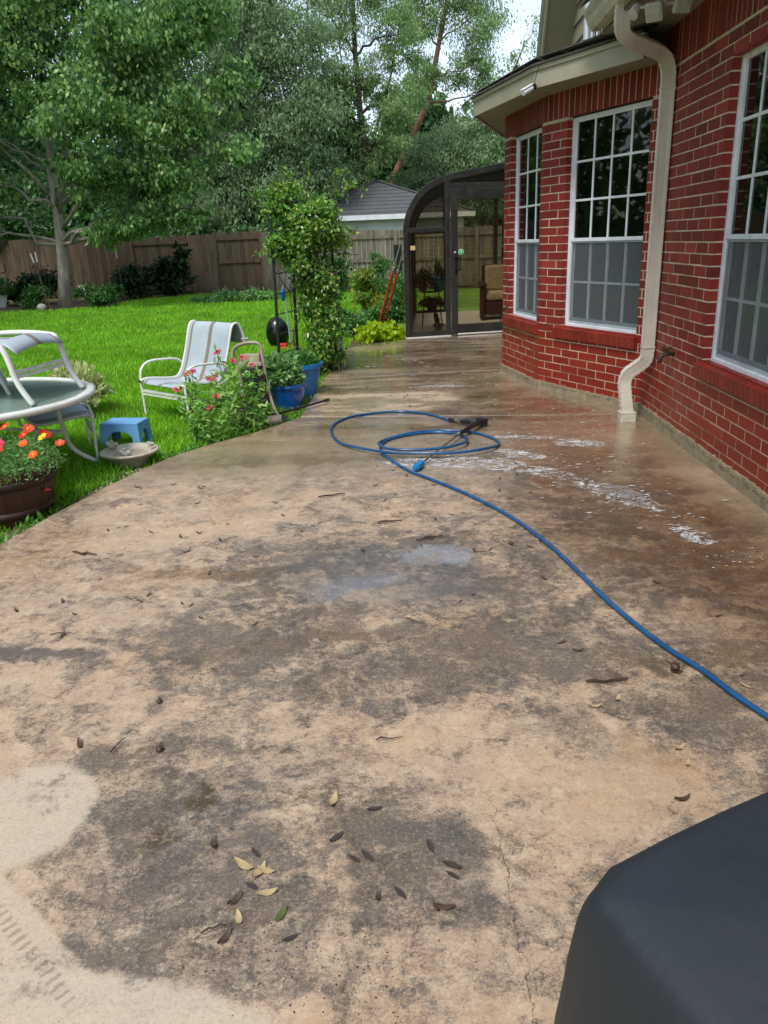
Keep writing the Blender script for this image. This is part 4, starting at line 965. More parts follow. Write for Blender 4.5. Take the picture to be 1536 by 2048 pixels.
# ================================================================== TRELLIS WITH VINE
MTR = simple('dark_green_iron', '11201c', '1c2c28', 12, .5)
tr_ = thing('garden_trellis', 'dark metal arch trellis standing at the slab edge under a thick vine', 'trellis', (-1.3, 9.0, LZ))
TP = [(-1.56, 8.85), (-1.42, 9.35), (-1.0, 8.95), (-.95, 9.3)]
for i, (x, y) in enumerate(TP):
    b = MB(); b.tube([(x, y, LZ), (x+.02, y, .9), (x+.03, y, 1.64)], .017, 8); b.build('post', MTR, tr_)
for (p, q) in ((0, 1), (2, 3)):
    for z in np.arange(.2, 1.6, .22): b = MB(); b.tube([(*TP[p], z), (*TP[q], z)], .007, 6); b.build('crossbar', MTR, tr_)
for (p, q) in ((0, 2), (1, 3)):
    b = MB(); a, c_ = TP[p], TP[q]; b.tube([((a[0]+c_[0])/2-(c_[0]-a[0])/2*math.cos(t), (a[1]+c_[1])/2-(c_[1]-a[1])/2*math.cos(t), 1.62+.2*math.sin(t)) for t in np.linspace(0, math.pi, 12)], .012, 6); b.build('arch', MTR, tr_)
vn = thing('climbing_vine', 'glossy-leaved climbing vine smothering the dark metal trellis', 'vine', (-1.15, 9.0, LZ))
LM_V = leafmat('vine_leaf', ['305822', '48762e', '62903e', 'a0b44c', '3c6a2a', '74a04a'], .3, .28, .6)
b = MB()
for k in range(16):
    x0, y0 = -1.08+random.gauss(0, .12), 8.9+random.gauss(0, .15); x1, y1 = -1.2+random.gauss(0, .26), 9+random.gauss(0, .2)
    b.tube(curve_pts((x0, y0, LZ), (x1, y1, random.uniform(1.2, 1.95)), 0, 12, .03), [.011-.0007*i for i in range(12)], 6)
sprays = []
for (a, c_) in (((-1.4, 9, 1.75), (-1.75, 9, 1.95)), ((-1.2, 9, 1.9), (-1.1, 9, 2.22)), ((-1.0, 9, 1.8), (-.62, 9, 1.98)), ((-.95, 9, 1.5), (-.62, 9, 1.5)), ((-.95, 9, 1.85), (-.5, 9.1, 1.9)), ((-1.3, 9, 1.9), (-1.32, 9, 2.15)), ((-1.0, 9, 1.2), (-.6, 9, 1.25)), ((-1.5, 9, 1.3), (-1.72, 9, 1.3)), ((-.95, 9, 1.9), (-.7, 9, 2.1))):
    cp_ = curve_pts(a, c_, .05, 9, .06); b.tube(cp_, .004, 4); sprays += [p+rng.normal(size=3)*.02 for p in cp_ for _ in range(4)]
b.build('stem', simple('vine_stem', '3a3022', '5a4c38', 20, .8), vn, smooth=True)
P, _ = clump_points([(-1.22, 9, 1.76, .24, .26, .26), (-1.02, 8.95, 1.46, .2, .26, .22), (-1.34, 9, 1.42, .18, .26, .24), (-1.14, 8.95, 1.12, .2, .26, .22), (-1.08, 8.9, .8, .17, .25, .26), (-1.06, 8.88, .42, .17, .25, .28), (-1.1, 8.85, .1, .2, .25, .22), (-.95, 8.95, 1.75, .16, .2, .16), (-1.06, 8.85, .6, .15, .2, .3), (-1.08, 8.85, .95, .15, .2, .2)], 32000, 60, .26, .2)
P = np.concatenate([P, np.array(sprays)])
leaves('foliage', P, .052, LM_V, vn, aspect=.58, droop=.35, fold=.3)
# things kept behind the trellis
b = MB(); b.ball((-2.0, 11.4, .17), (.17, .17, .235), 20, 12); o = b.build('black_planter_bag', simple('black_shiny_plastic', '0a0a0b', '131314', 10, .25), smooth=True); o.name = 'garden_drum'
tag(o, 'shiny black egg-shaped drum standing on the lawn behind the trellis', 'drum')
b = MB(); b.box((-1.88, 11.1, -.01), (.16, .12, .05)); b.box((-1.88, 11.1, .035), (.12, .1, .04)); o = b.build('toy_block', simple('red_plastic', 'a02418', 'c23420', 10, .4), bevel=.01); tag(o, 'small red plastic block on the grass beside the black drum', 'toy')
b = MB(); b.box((-.93, 9.75, .16), (.07, .02, .46)); o = b.build('garden_stake', simple('faded_white_wood', 'b0b0a4', 'c9c9be', 20, .8)); tag(o, 'short pale wooden stake beside the trellis foot', 'stake')
wt = thing('watering_can', 'pale translucent plastic watering can half hidden under the vine', 'watering can', (-1.18, 9.5, LZ))
MJ = simple('cloudy_plastic', '9fb8b8', 'bccaca', 10, .35)
b = MB(); b.lathe([(0, 0), (.13, 0), (.14, .05), (.13, .2), (.08, .26), (.05, .27)], (-1.18, 9.5, LZ), 20); b.build('body', MJ, wt, smooth=True)
b = MB(); b.tube([(-1.06, 9.45, .0), (-.92, 9.4, .12), (-.86, 9.38, .2)], [.02, .015, .012], 8); b.build('spout', MJ, wt); b = MB(); b.tube([(-1.29, 9.5, .02), (-1.36, 9.5, .12), (-1.28, 9.5, .2), (-1.18, 9.5, .22)], .012, 8); b.build('handle', MJ, wt)
hg = thing('hanging_tool', 'blue and white garden hose nozzle hung on the trellis side', 'hose nozzle', (-1.52, 9.1, .7))
b = MB(); b.ball((-1.5, 9.1, .84), (.03, .03, .07), 12, 8); b.build('grip', simple('blue_plastic', '1560a8', '1f74c4', 10, .35), hg, smooth=True)
b = MB(); b.tube([(-1.5, 9.1, .9), (-1.47, 9.1, .98), (-1.42, 9.1, 1.03), (-1.36, 9.1, 1.02)], .009, 8); b.tube([(-1.48, 9.1, .78), (-1.46, 9.1, .5), (-1.45, 9.1, .3)], .01, 8); b.build('tube', MJ, hg)

# long-handled red loppers / poles leaning on the sunroom
MRED = simple('red_enamel', 'a02a1a', 'bf3a22', 14, .35); MALU = simple('aluminium_pole', 'a9a9a4', 'c5c5c0', 20, .35, metal=.7)
def pole(name, label, a, b_, r, mat_, tip=True):
    a, b_ = Vector(a), Vector(b_); t = thing(name, label, 'garden pole', tuple(a), 0); mb = MB()
    mb.tube([a, a.lerp(b_, .72)], r, 8); mb.build('handle', mat_, t)
    mb = MB(); mb.tube([a.lerp(b_, .72), b_], r*.6, 8); mb.tube([a.lerp(b_, .72), a.lerp(b_, .75)], r*1.3, 8); mb.build('tip', MALU if tip else mat_, t); return t
pole('garden_tool', 'front red long-handled garden tool leaning against the sunroom corner', (-.62, 12.4, LZ), (-.17, 11.85, 1.36), .018, MRED)
pole('garden_tool', 'rear red pole leaning just behind its twin at the sunroom corner', (-.54, 12.6, LZ), (-.12, 12.1, 1.3), .016, MRED)
pole('garden_stake', 'thin green stake leaning to the right of the red poles', (-.42, 12.3, LZ), (-.2, 11.9, .85), .009, simple('green_coated', '14502c', '1c6438', 10, .4), False)
# ================================================================== BED PLANTS
def shrub(name, label, loc, clumps, n, size, lm, aspect=.45, droop=.1, group=None, cat='shrub', stems=8, fold=.25):
    t = thing(name, label, cat, loc, 0, group)
    P, subs = clump_points([(loc[0]+c[0], loc[1]+c[1], loc[2]+c[2], *c[3:]) for c in clumps], n, 40, .25, .2); P = P[P[:, 2] > loc[2]+.005]
    b = MB()
    for c_, sc in subs:
        for q in sc[:stems]: b.tube(curve_pts((loc[0]+random.gauss(0, .04), loc[1]+random.gauss(0, .04), loc[2]), q, .03, 6, .04), [.009, .007, .006, .005, .003, .002], 5)
    b.build('stem', MSTEM, t); leaves('foliage', P, size, lm, t, aspect=aspect, droop=droop, fold=fold); return t
LM_L = leafmat('lime_leaf', ['7fa012', '9ab81a', 'b4c82c', '88a818'], .4); LM_G = leafmat('garden_leaf', ['35602a', '4a7a36', '5f8c44', '3d6c30'], .35); LM_Y = leafmat('variegated_leaf', ['5c8230', '7a9438', '4c7a2e', 'a8a444', '66883a'], .35)
shrub('lime_vine', 'bright lime-green sweet potato vine spilling at the sunroom corner', (-.55, 11.75, LZ), [(-.12, 0, .1, .34, .2, .12), (.2, .05, .1, .25, .2, .13), (.0, .25, .2, .3, .2, .1)], 2600, .075, LM_L, .8, .6)
shrub('garden_shrub', 'pale green bushy perennial behind the lime vine', (-.95, 12.3, LZ), [(0, 0, .22, .25, .25, .16), (.35, .1, .3, .3, .3, .2)], 2200, .07, LM_G)
shrub('garden_shrub', 'yellow-leaved variegated shrub at the middle of the garden bed', (-.75, 13.4, LZ), [(0, 0, .5, .36, .3, .28), (-.1, .1, .85, .25, .25, .2)], 2300, .09, LM_Y)
shrub('garden_shrub', 'leafy green shrub crowding the sunroom side under the leaning poles', (-.35, 12.9, LZ), [(0, 0, .4, .2, .3, .35), (.1, .1, .7, .16, .2, .25)], 2200, .08, LM_G)
shrub('garden_shrub', 'tall loose shrub in front of the grey fence, left end of the bed', (-1.5, 15.6, LZ), [(0, 0, .6, .4, .35, .45), (-.1, .1, 1.1, .3, .3, .3)], 2200, .09, LM_M)
shrub('garden_shrub', 'tall feathery shrub in front of the grey fence beside the sunroom', (-.75, 15.4, LZ), [(0, 0, .6, .4, .35, .45), (.15, .1, 1.0, .3, .3, .25), (.45, 0, .5, .3, .3, .4)], 2600, .085, LM_G, .3)
shrub('garden_shrub', 'low dark green shrub between the trellis and the tall bed shrubs', (-1.25, 13.4, LZ), [(0, 0, .25, .22, .25, .22)], 1400, .08, LM_M)
bl = shrub('garden_shrub', 'small-leaved orange-flecked shrub low in the garden bed', (-.5, 14.4, LZ), [(0, 0, .35, .35, .3, .25)], 1300, .08, LM_Y)
b = MB(); b.box((-.3, 16.4, .62), (.16, .14, 1.36)); o = b.build('dark_post', simple('black_rubber', '090909', '131211', 20, .9)); tag(o, 'tall dark wrapped post standing between the fence and the sunroom', 'post')
# by the fence and round the shade tree
shrub('border_shrub', 'bushy green perennial just right of the pale tree trunk', (-8.55, 21.1, LZ), [(0, 0, .35, .5, .4, .3), (.35, 0, .2, .35, .3, .2)], 2600, .1, LM_M)
shrub('border_shrub', 'low green plant just left of the pale tree trunk', (-10.3, 21.3, LZ), [(0, 0, .3, .4, .35, .3)], 1600, .1, LM_M)
shrub('border_shrub', 'dark dense shrub by the fence left of the tree trunk', (-11.2, 23.8, LZ), [(0, 0, .55, .8, .5, .5), (-.8, 0, .4, .6, .5, .4)], 3800, .12, LM_D)
shrub('border_shrub', 'dark shrub in the shade right of the tree against the fence', (-8.9, 24.6, LZ), [(0, 0, .5, .8, .5, .5)], 2600, .13, LM_D)
shrub('border_shrub', 'dark broad-leaved plant below the hanging branches by the fence', (-7.9, 25.4, LZ), [(0, 0, .45, .7, .4, .45), (.3, 0, 1.0, .4, .4, .4)], 1800, .22, LM_D, .5, .3)
shrub('border_shrub', 'low pale green border plants along the lawn before the railed fence', (-5.1, 21.3, LZ), [(-.5, 0, .12, .5, .3, .12), (.3, 0, .18, .5, .3, .17), (1.0, 0, .2, .45, .3, .2)], 3600, .09, LM_P)
shrub('border_shrub', 'dark plant mass at the far left edge by the fence', (-13.2, 23.5, LZ), [(0, 0, .6, .9, .6, .6)], 3000, .14, LM_D)
o = pot_plant('white_pot_plant', 'white plastic pot with a leafy plant near the fence at far left', (-12.1, 22.9, LZ), .2, .34, simple('white_plastic', 'b4b6ae', 'cccec8', 10, .5), LM_M, 500, .12, .45, .5)
st_ = thing('garden_stakes', 'white-tipped garden stake standing left of the pale trunk', 'stake', (-9.95, 21.2, LZ), 0, 'stakes around the shade tree'); 
b = MB(); b.tube([(0, 0, 0), (-.05, 0, 1.25)], .013, 6); b.build('shaft', simple('rusty_rod', '3a2f28', '5a4a3e', 20, .8), st_, world=False)
b = MB(); b.tube([(-.05, 0, 1.25), (-.06, 0, 1.5)], .015, 6); b.build('tip', MWP, st_, world=False); st_.name = 'garden_stake'
c2_ = copy_tree(st_, None, 'white-tipped stake standing well to the right of the pale trunk'); c2_.location = (-8.15, 22.2, LZ)
c2_ = copy_tree(st_, None, 'stake leaning against the left side of the pale trunk'); c2_.location = (-9.8, 21.1, LZ); c2_.rotation_euler = (0, R(-9), 0)
wc = thing('folding_rack', 'folded white metal rack leaning behind the pale tree trunk', 'rack', (-8.95, 21.5, LZ)); b = MB()
for k in range(3): b.bar((-8.75+.08*k, 21.5, LZ), (-9.1+.08*k, 21.45, .55), .025, .02)
b.bar((-8.98, 21.48, .34), (-8.8, 21.48, .3), .02, .02); b.build('frame', MWP, wc)
b = MB(); b.ball((-10.0, 21.0, .03), (.13, .11, .1), 10, 7, jit=.08); o = b.build('garden_stone', simple('pale_stone', '8c8c84', 'a8a8a0', 12, .8), smooth=True); tag(o, 'pale round stone at the foot of the pale tree trunk', 'stone')
b = MB(); b.box((-7.6, 25.2, .55), (.16, .03, .32)); o = b.build('yellow_tag', simple('yellow_plastic', 'b09a18', 'c8b024', 10, .5)); tag(o, 'yellow plastic panel hanging among dark plants by the fence', 'panel')

# ================================================================== PATIO FURNITURE
MFW = simple('white_powder_coat', 'c6c7be', 'd8d9d2', 6, .35, .05, 60)
MSL = simple('sling_fabric_pale', '98a4aa', 'a7b2b8', 5, .55, .25, 260); MSLT = simple('sling_fabric_taupe', '6e665a', '837b6e', 90, .75, .5, 260, (1, 1, 4))
def sling_chair(label, loc, rz, s=1.0, group=None, wd=.285, bk=1.0):
    """local: x across, front towards -y"""
    t = thing('sling_chair', label, 'patio chair', loc, rz, group)
    hw = wd*s
    for sx in (-1, 1):
        x = sx*hw
        side = smooth_path([(x, -.27*s, 0), (x, -.275*s, .18*s), (x, -.28*s, .38*s), (x, -.255*s, .5*s), (x, -.16*s, .56*s), (x, .02*s, .56*s), (x, .17*s, .54*s), (x*.98, .24*s, .47*s), (x*.95, .22*s, .38*s), (x*.94, .12*s, .345*s)], 5)
        b = MB(); b.tube(side, .0155*s, 10, flat=.72, flatdir=(1, 0, 0)); b.build('arm', MFW, t, smooth=True, world=False)
        rear = smooth_path([(x*.95, .10*s, .34*s), (x*.98, .24*s, .2*s), (x, .36*s, 0)], 5); b = MB(); b.tube(rear, .014*s, 8); b.build('leg', MFW, t, smooth=True, world=False)
        sp = smooth_path([(x*.93, -.30*s, .385*s), (x*.93, -.22*s, .405*s), (x*.93, 0, .375*s), (x*.93, .13*s, .375*s), (x*.93, .205*s, .46*s), (x*.93, .285*s, .68*s*bk), (x*.93, .35*s, .88*s*bk), (x*.93, .40*s, .925*s*bk), (x*.93, .45*s, .9*s*bk), (x*.93, .49*s, .8*s*bk), (x*.93, .5*s, .72*s*bk)], 4)
        b = MB(); b.tube(sp, .0125*s, 8); b.build('sling_rail', MFW, t, smooth=True, world=False)
        b = MB(); b.tube([sp[0]+Vector((0, -.002, 0)), sp[0]+Vector((0, -.008, -.001))], .0145*s, 8); b.build('end_cap', MDARK, t, world=False)
    b = MB(); b.box((0, -.272*s, .29*s), (hw*2-.01, .016*s, .022*s)); b.box((0, -.272*s, .258*s), (hw*2-.01, .014*s, .018*s)); b.build('stretcher', MFW, t, world=False)
    b = MB(); b.tube([(-hw, .30*s, .11*s), (hw, .30*s, .11*s)], .011*s, 8); b.build('stretcher', MFW, t, world=False)
    # sling with two taupe stripes
    prof_ = [(p.y, p.z) for p in sp]; nx = 24; b = MB(); n_ = len(prof_)
    vs = []
    for i, (y, z) in enumerate(prof_):
        for j in range(nx+1):
            u = j/nx*2-1; sag = (1-u*u)*.022*s
            w_ = .012*s*math.cos(u*math.pi*1.0) if i < 3 else 0
            vs.append((u*hw*.9, y+(sag if i > 10 else 0)-(w_*1.5 if i < 2 else 0), z-(sag if i < 14 else 0)+w_))
    fs = []
    for i in range(n_-1):
        for j in range(nx): fs.append((i*(nx+1)+j, i*(nx+1)+j+1, (i+1)*(nx+1)+j+1, (i+1)*(nx+1)+j))
    b.add(vs, fs); b.mi = [1 if (f % nx) in (1, 11, 12) else 0 for f in range(len(fs))]
    sf_ = b.build('sling', [MSL, MSLT], t, smooth=True, world=False); m_ = sf_.modifiers.new('solid', 'SOLIDIFY'); m_.thickness = .004
    return t
# chair standing in the lawn; front edge runs from (-2.46, 6.80) to (-1.90, 6.32)
sling_chair('white sling patio chair alone on the lawn behind the pink zinnias', (-2.03, 6.75, LZ), R(-38), .9, wd=.36, bk=.97)
sling_chair('sling patio chair pushed against the far side of the glass table', (-2.62, 5.35, LZ), R(118), .9)
# glass table
TX, TY, TZ = -2.95, 4.88, .505
tb_ = thing('patio_table', 'round frosted glass patio table with a thick white metal rim', 'table', (TX, TY, LZ))
mgl = Mat('frosted_table_glass'); pg = mgl.pbr(lin('a5bab0'), mgl.rng(mgl.noise(5, 4, .6), .4, .6, .04, .2), Specular_IOR_Level=.6); tg = mgl.n('BsdfTransparent', {0: lin('8fb09e')}).outputs[0]
MTG = mgl.done(mgl.n('MixShader', {0: .6, 1: tg, 2: pg}).outputs[0])
b = MB(); b.lathe([(0, 0), (.765, 0), (.765, .006), (0, .006)], (TX, TY, TZ-.008), 64); b.build('glass_top', MTG, tb_)
b = MB(); b.lathe([(.76, -.03), (.80, -.032), (.815, -.02), (.815, .0), (.80, .01), (.76, .008), (.76, -.03)], (TX, TY, TZ), 72); b.build('rim', MFW, tb_, smooth=True)
for a in (-55, 25, 125, 205):
    a = R(a); c_, s_ = math.cos(a), math.sin(a); b = MB()
    b.tube(smooth_path([(TX+.55*c_, TY+.55*s_, TZ-.03), (TX+.56*c_, TY+.56*s_, .28), (TX+.60*c_, TY+.60*s_, .10), (TX+.74*c_, TY+.74*s_, -.02), (TX+.78*c_, TY+.78*s_, LZ)], 5), .016, 8); b.build('leg', MFW, tb_, smooth=True)
b = MB()
for k in range(4):
    a = [R(x) for x in (-55, 25, 125, 205)]; p, q = a[k], a[(k+1) % 4]; b.tube([(TX+.56*math.cos(p), TY+.56*math.sin(p), .22), (TX+.56*math.cos(q), TY+.56*math.sin(q), .22)], .011, 8)
b.build('stretcher', MFW, tb_)
# ottoman-like chair seat resting upside on the table
def top_frame():
    t = thing('sling_footrest', 'white sling footrest standing on the glass table top', 'footrest', (-2.5, 4.9, TZ))
    F1, F2 = Vector((-2.34, 4.58, TZ+.004)), Vector((-2.27, 5.16, TZ+.004)); L = Vector((-.98, .19, 0)); H_ = .345
    for (f, nm) in ((F1, 'a'), (F2, 'b')):
        p = smooth_path([f, f+Vector((-.07, .0, .13)), f+Vector((-.125, .01, H_-.02)), f+Vector((-.20, .03, H_+.02)), f+L*.5+Vector((0, 0, H_+.03)), f+L*.8+Vector((0, 0, H_-.01)), f+L*.86+Vector((0, 0, .15)), f+L*.84+Vector((0, 0, .0))], 6)
        b = MB(); b.tube(p, .024, 10, flat=.7, flatdir=(0, 1, 0)); b.build('side_frame', MFW, t, smooth=True)
    b = MB(); 
    for z in (.195, .165): b.bar(F1+Vector((-.105, 0, z)), F2+Vector((-.105, 0, z)), .014, .02)
    b.build('stretcher', MFW, t)
    b = MB(); vs = []; nx, ny = 20, 16
    for i in range(ny+1):
        v = i/ny; 
        for j in range(nx+1):
            u = j/nx; a = F1+(F2-F1)*(.04+.92*u); bow = math.sin(math.pi*u)*.03
            drop = .035*math.sin(math.pi*min(v/.25, 1))+.0-(0 if v > .12 else (.12-v)*.35)
            p = a+L*(.07+.72*v)+Vector((0, 0, H_-.005+bow+drop*.8-(max(v-.7, 0)*.25))); vs.append(p)
    b.add(vs, [(i*(nx+1)+j, i*(nx+1)+j+1, (i+1)*(nx+1)+j+1, (i+1)*(nx+1)+j) for i in range(ny) for j in range(nx)])
    b.mi = [1 if (f % nx) in (9, 10, 18) else 0 for f in range(nx*ny)]
    o = b.build('sling', [MSL, MSLT], t, smooth=True); m_ = o.modifiers.new('solid', 'SOLIDIFY'); m_.thickness = .004
top_frame()
# a third chair behind, only its back side shows at the left edge
sling_chair('sling patio chair at the left edge, seen from behind the footrest', (-3.35, 5.75, LZ), R(160), .9)

# step stool
ss = thing('step_stool', 'small light blue plastic step stool on the grass', 'stool', (-2.24, 5.72, LZ), R(-6))
MBL = simple('blue_stool_plastic', '5a93c8', '78add6', 4, .45, .1, 60)
b = MB(); b.box((0, 0, .205), (.30, .2, .022)); 
b.build('seat', MBL, ss, bevel=.009, world=False)
def leg_panel(x0, x1, y, leg):
    b = MB(); k = 12; w_ = x1-x0; vs = []
    pts = [(x0-.012, 0), (x0+leg, 0)]+[(x0+leg+(w_-2*leg)*(i/k), .10+.055*math.sin(math.pi*i/k)**.5) for i in range(k+1)]+[(x1-leg, 0), (x1+.012, 0), (x1, .197), (x0, .197)]
    return pts
for (sy) in (-1, 1):
    b = MB(); pts = leg_panel(-.15, .15, 0, .045); n_ = len(pts)
    vs = [(x, sy*(.1+(.2-z)*.09), z) for x, z in pts]+[(x*.985, sy*(.088+(.2-z)*.09), z) for x, z in pts]
    b.add(vs, [tuple(range(n_)), tuple(range(n_, 2*n_))[::-1]]+[(i, (i+1) % n_, n_+(i+1) % n_, n_+i) for i in range(n_)]); b.build('side_panel', MBL, ss, bevel=.003, world=False)
for (sx) in (-1, 1):
    b = MB(); pts = leg_panel(-.1, .1, 0, .04); n_ = len(pts)
    vs = [(sx*(.15+(.2-z)*.09), y*.99, z) for y, z in pts]+[(sx*(.138+(.2-z)*.09), y*.98, z) for y, z in pts]
    b.add(vs, [tuple(range(n_)), tuple(range(n_, 2*n_))[::-1]]+[(i, (i+1) % n_, n_+(i+1) % n_, n_+i) for i in range(n_)]); b.build('end_panel', MBL, ss, bevel=.003, world=False)
# bird bath bowl with stone ornaments
MST = simple('cast_stone', '96907c', 'bdb7a2', 14, .75, .5, 70)
bb = thing('bird_bath', 'low cream stone bird bath bowl on the ground at the slab edge', 'bird bath', (-2.03, 5.2, LZ))
b = MB(); b.lathe([(0, 0), (.10, 0), (.115, .02), (.125, .05), (.17, .085), (.2, .1), (.205, .112), (.195, .118), (.17, .104), (.1, .085), (0, .08)], (-2.03, 5.2, LZ), 48); b.build('bowl', MST, bb, smooth=True)
b = MB(); b.lathe([(.165, .09), (.0, .09)], (-2.03, 5.2, LZ), 40); b.build('dirt', simple('bird_bath_silt', '8c8068', 'a89c84', 25, .6, .6, 90), bb)
for k, (x, y, z, lab) in enumerate(((-2.17, 5.26, .055, 'left'), (-1.89, 5.26, .055, 'right'), (-2.03, 5.12, .03, 'front'))):
    b = MB(); sc = (.6 if k == 1 else 1)
    b.ball((x, y, z+.02), (.035*sc, .028*sc, .026*sc), 12, 8); b.ball((x-.03*sc, y-.005, z+.035), (.02*sc, .018*sc, .018*sc), 10, 6); b.ball((x+.028*sc, y-.01, z+.03), (.02*sc, .018*sc, .016*sc), 10, 6); b.ball((x, y-.01, z+.052*sc), (.012, .012, .012), 8, 6)
    b.build('ornament', simple('grey_ornament', '8c8c86', 'b0aea4', 30, .7) if k else MST, bb, smooth=True)

# wooden barrel planter
MBW = simple('wet_barrel_wood', '2a150c', '3c1f12', 3, .5, .6, 40, (1, 1, .12)); MBB = simple('dark_barrel_band', '20100a', '331a10', 6, .6, .3, 40)
bp = thing('barrel_planter', 'dark wooden half-barrel planter full of red and yellow flowers', 'planter', (-2.385, 4.12, LZ))
RB, HB = .30, .32
b = MB(); n_ = 18
for k in range(n_):
    a0, a1 = 2*math.pi*k/n_+.003, 2*math.pi*(k+1)/n_-.003; vs = []
    for z, r_ in ((0, .80), (.33, .92), (.66, .99), (1, 1.04)):
        for a in (a0, (a0+a1)/2, a1): vs.append((-2.385+RB*r_*math.cos(a), 4.12+RB*r_*math.sin(a), LZ+z*HB))
        for a in (a1, (a0+a1)/2, a0): vs.append((-2.385+(RB*r_-.02)*math.cos(a), 4.12+(RB*r_-.02)*math.sin(a), LZ+z*HB))
    fs = []
    for i in range(3):
        for j in range(6): fs.append((i*6+j, i*6+(j+1) % 6, (i+1)*6+(j+1) % 6, (i+1)*6+j))
    fs += [tuple(range(18, 24)), tuple(range(5, -1, -1))]
    b.add(vs, fs)
b.build('body', MBW, bp, auto=30)
for z, r_ in ((.17, .87), (.72, 1.0)):
    b = MB(); b.lathe([(RB*r_+.002, 0), (RB*r_+.006, 0), (RB*(r_+.035)+.006, .05), (RB*(r_+.035)+.002, .05)], (-2.385, 4.12, LZ+z*HB), 48); b.build('band', MBB, bp, smooth=True)
b = MB(); b.lathe([(RB*1.02-.02, 0), (0, .01)], (-2.385, 4.12, LZ+HB*.9), 24); b.build('soil', MSoil, bp)
LM_R = leafmat('portulaca_leaf', ['4c7a34', '62924a', '7aa860', '558440', '8a9c5c'], .3)
n_ = 10500; d = unit(rng.normal(size=(n_, 3))); d[:, 2] = np.abs(d[:, 2]); P = np.array([-2.385, 4.12, LZ+HB*.92])+d*(rng.uniform(0, 1, (n_, 1))**.45)*np.array([.37, .37, .18])+rng.normal(size=(n_, 3))*.012
leaves('foliage', P, .022, LM_R, bp, aspect=.3, droop=0)
def petals(name, c, r, mat_, parent, nrm, k=6, cup=.25, ctr=None, wd=.55):
    b = MB(); nrm = Vector(nrm).normalized(); a = nrm.orthogonal().normalized(); bb_ = nrm.cross(a); c = Vector(c); a0 = random.random()*6
    for i in range(k):
        an = a0+6.283*i/k; d_ = a*math.cos(an)+bb_*math.sin(an); s_ = nrm.cross(d_)
        b.add([c, c+d_*r*.5+s_*r*wd*.5+nrm*r*cup*.6, c+d_*r*.95+s_*r*wd*.28+nrm*r*cup, c+d_*r*.95-s_*r*wd*.28+nrm*r*cup, c+d_*r*.5-s_*r*wd*.5+nrm*r*cup*.6], [(0, 1, 2, 3, 4)])
    if ctr: b.ball(c+nrm*r*.15, r*.24, 7, 5, mi=1)
    return b.build(name, [mat_, ctr] if ctr else mat_, parent)
def petmat(n_, c1, c2): return leafmat(n_, [c1, c2], .3, .5, .3)
PM = [petmat('red_petal', 'c41c1c', 'd4302a'), petmat('orange_petal', 'd6441c', 'e0662c'), petmat('yellow_petal', 'd8b818', 'e6cc30'), petmat('pink_petal', 'c01e4a', 'd43a64'), petmat('coral_petal', 'd0402c', 'd85a44')]
MYC = simple('flower_centre', 'c89c18', 'd8b030', 10, .7); MMAG = simple('zinnia_eye', '3a0c1c', '5a1428', 10, .7)
fx = [(-.05, .0, 0), (.10, -.12, 3), (.16, .02, 0), (.02, .12, 1), (-.12, -.14, 4), (-.02, -.2, 1), (.2, -.08, 1), (-.2, -.05, 0), (.12, .14, 4), (.24, .04, 2), (-.1, -.22, 2), (.05, -.05, 1), (-.22, .1, 3), (0.0, .05, 2), (.18, .18, 0), (-.05, .2, 4), (.27, -.14, 1), (.08, -.24, 1), (-.18, -.2, 0), (.3, .08, 4), (-.08, -.08, 2), (.14, -.2, 0)]
for i, (dx, dy, k) in enumerate(fx):
    rr_ = math.hypot(dx, dy); z = LZ+HB*.92+.19*math.sqrt(max(1-(rr_/.34)**2, .05))+random.uniform(0, .035)
    petals('blossom', (-2.385+dx*1.15, 4.12+dy*1.15, z+.01), random.uniform(.024, .036), PM[k], bp, (dx*.8+random.gauss(0, .3), dy*.8-.5, .8), 6, .35, MYC, .9)
b = MB(); b.tube(smooth_path([(-2.22, 4.1, .27), (-2.13, 4.08, .26), (-2.1, 4.07, .2), (-2.09, 4.06, .15)], 4), .003, 5); b.build('stem', MSTEM, bp); petals('blossom', (-2.09, 4.06, .14), .024, PM[4], bp, (.2, -.3, -1), 5, .8, None, .9)

# zinnias
LM_Z = leafmat('zinnia_leaf', ['5c8e40', '74a44c', '8cb860', 'a6c468', '669648'], .35)
PZ = petmat('zinnia_petal', 'c62858', 'dc4a70')
def zinnia(label, x, y, stems, seed):
    random.seed(seed); t = thing('zinnia', label, 'flowering plant', (x, y, LZ), 0, 'zinnias beside the slab'); P = []; b = MB(); D = []
    for (dx, dy, h, fl_on) in stems:
        tip = Vector((x+dx*1.15, y+dy, LZ+h*1.1)); cp_ = curve_pts((x+dx*.25, y+dy*.25, LZ), tip, 0, 12, .02); b.tube(cp_, [.006-.0003*i for i in range(12)], 6)
        for i, p in enumerate(cp_[1:]):
            m_ = 7
            for q in range(m_):
                an = random.uniform(0, 6.283); P.append(np.array(p)+rng.normal(size=3)*.012); D.append((math.cos(an), math.sin(an), random.uniform(.0, .7)))
        if fl_on:
            petals('blossom', tip+Vector((0, 0, .012)), random.uniform(.030, .038), PZ, t, (random.gauss(0, .25), -.45, 1), 9, .12, MMAG, .75)
    b.build('stem', MSTEM, t, smooth=True)
    leaves('foliage', np.array(P), .062, LM_Z, t, aspect=.36, droop=.0, outward=np.array(D)*1.2, upn=1); return t
zinnia('tall leafy zinnia with the highest pink blooms, in front of the carpet washer', -1.42, 6.0, [(-.10, .0, .60, 1), (-.02, .1, .52, 1), (.06, .05, .55, 1), (.12, .0, .5, 1), (.03, -.1, .46, 0), (-.15, .08, .42, 1), (.16, .1, .42, 0), (.0, .0, .44, 0)], 3)
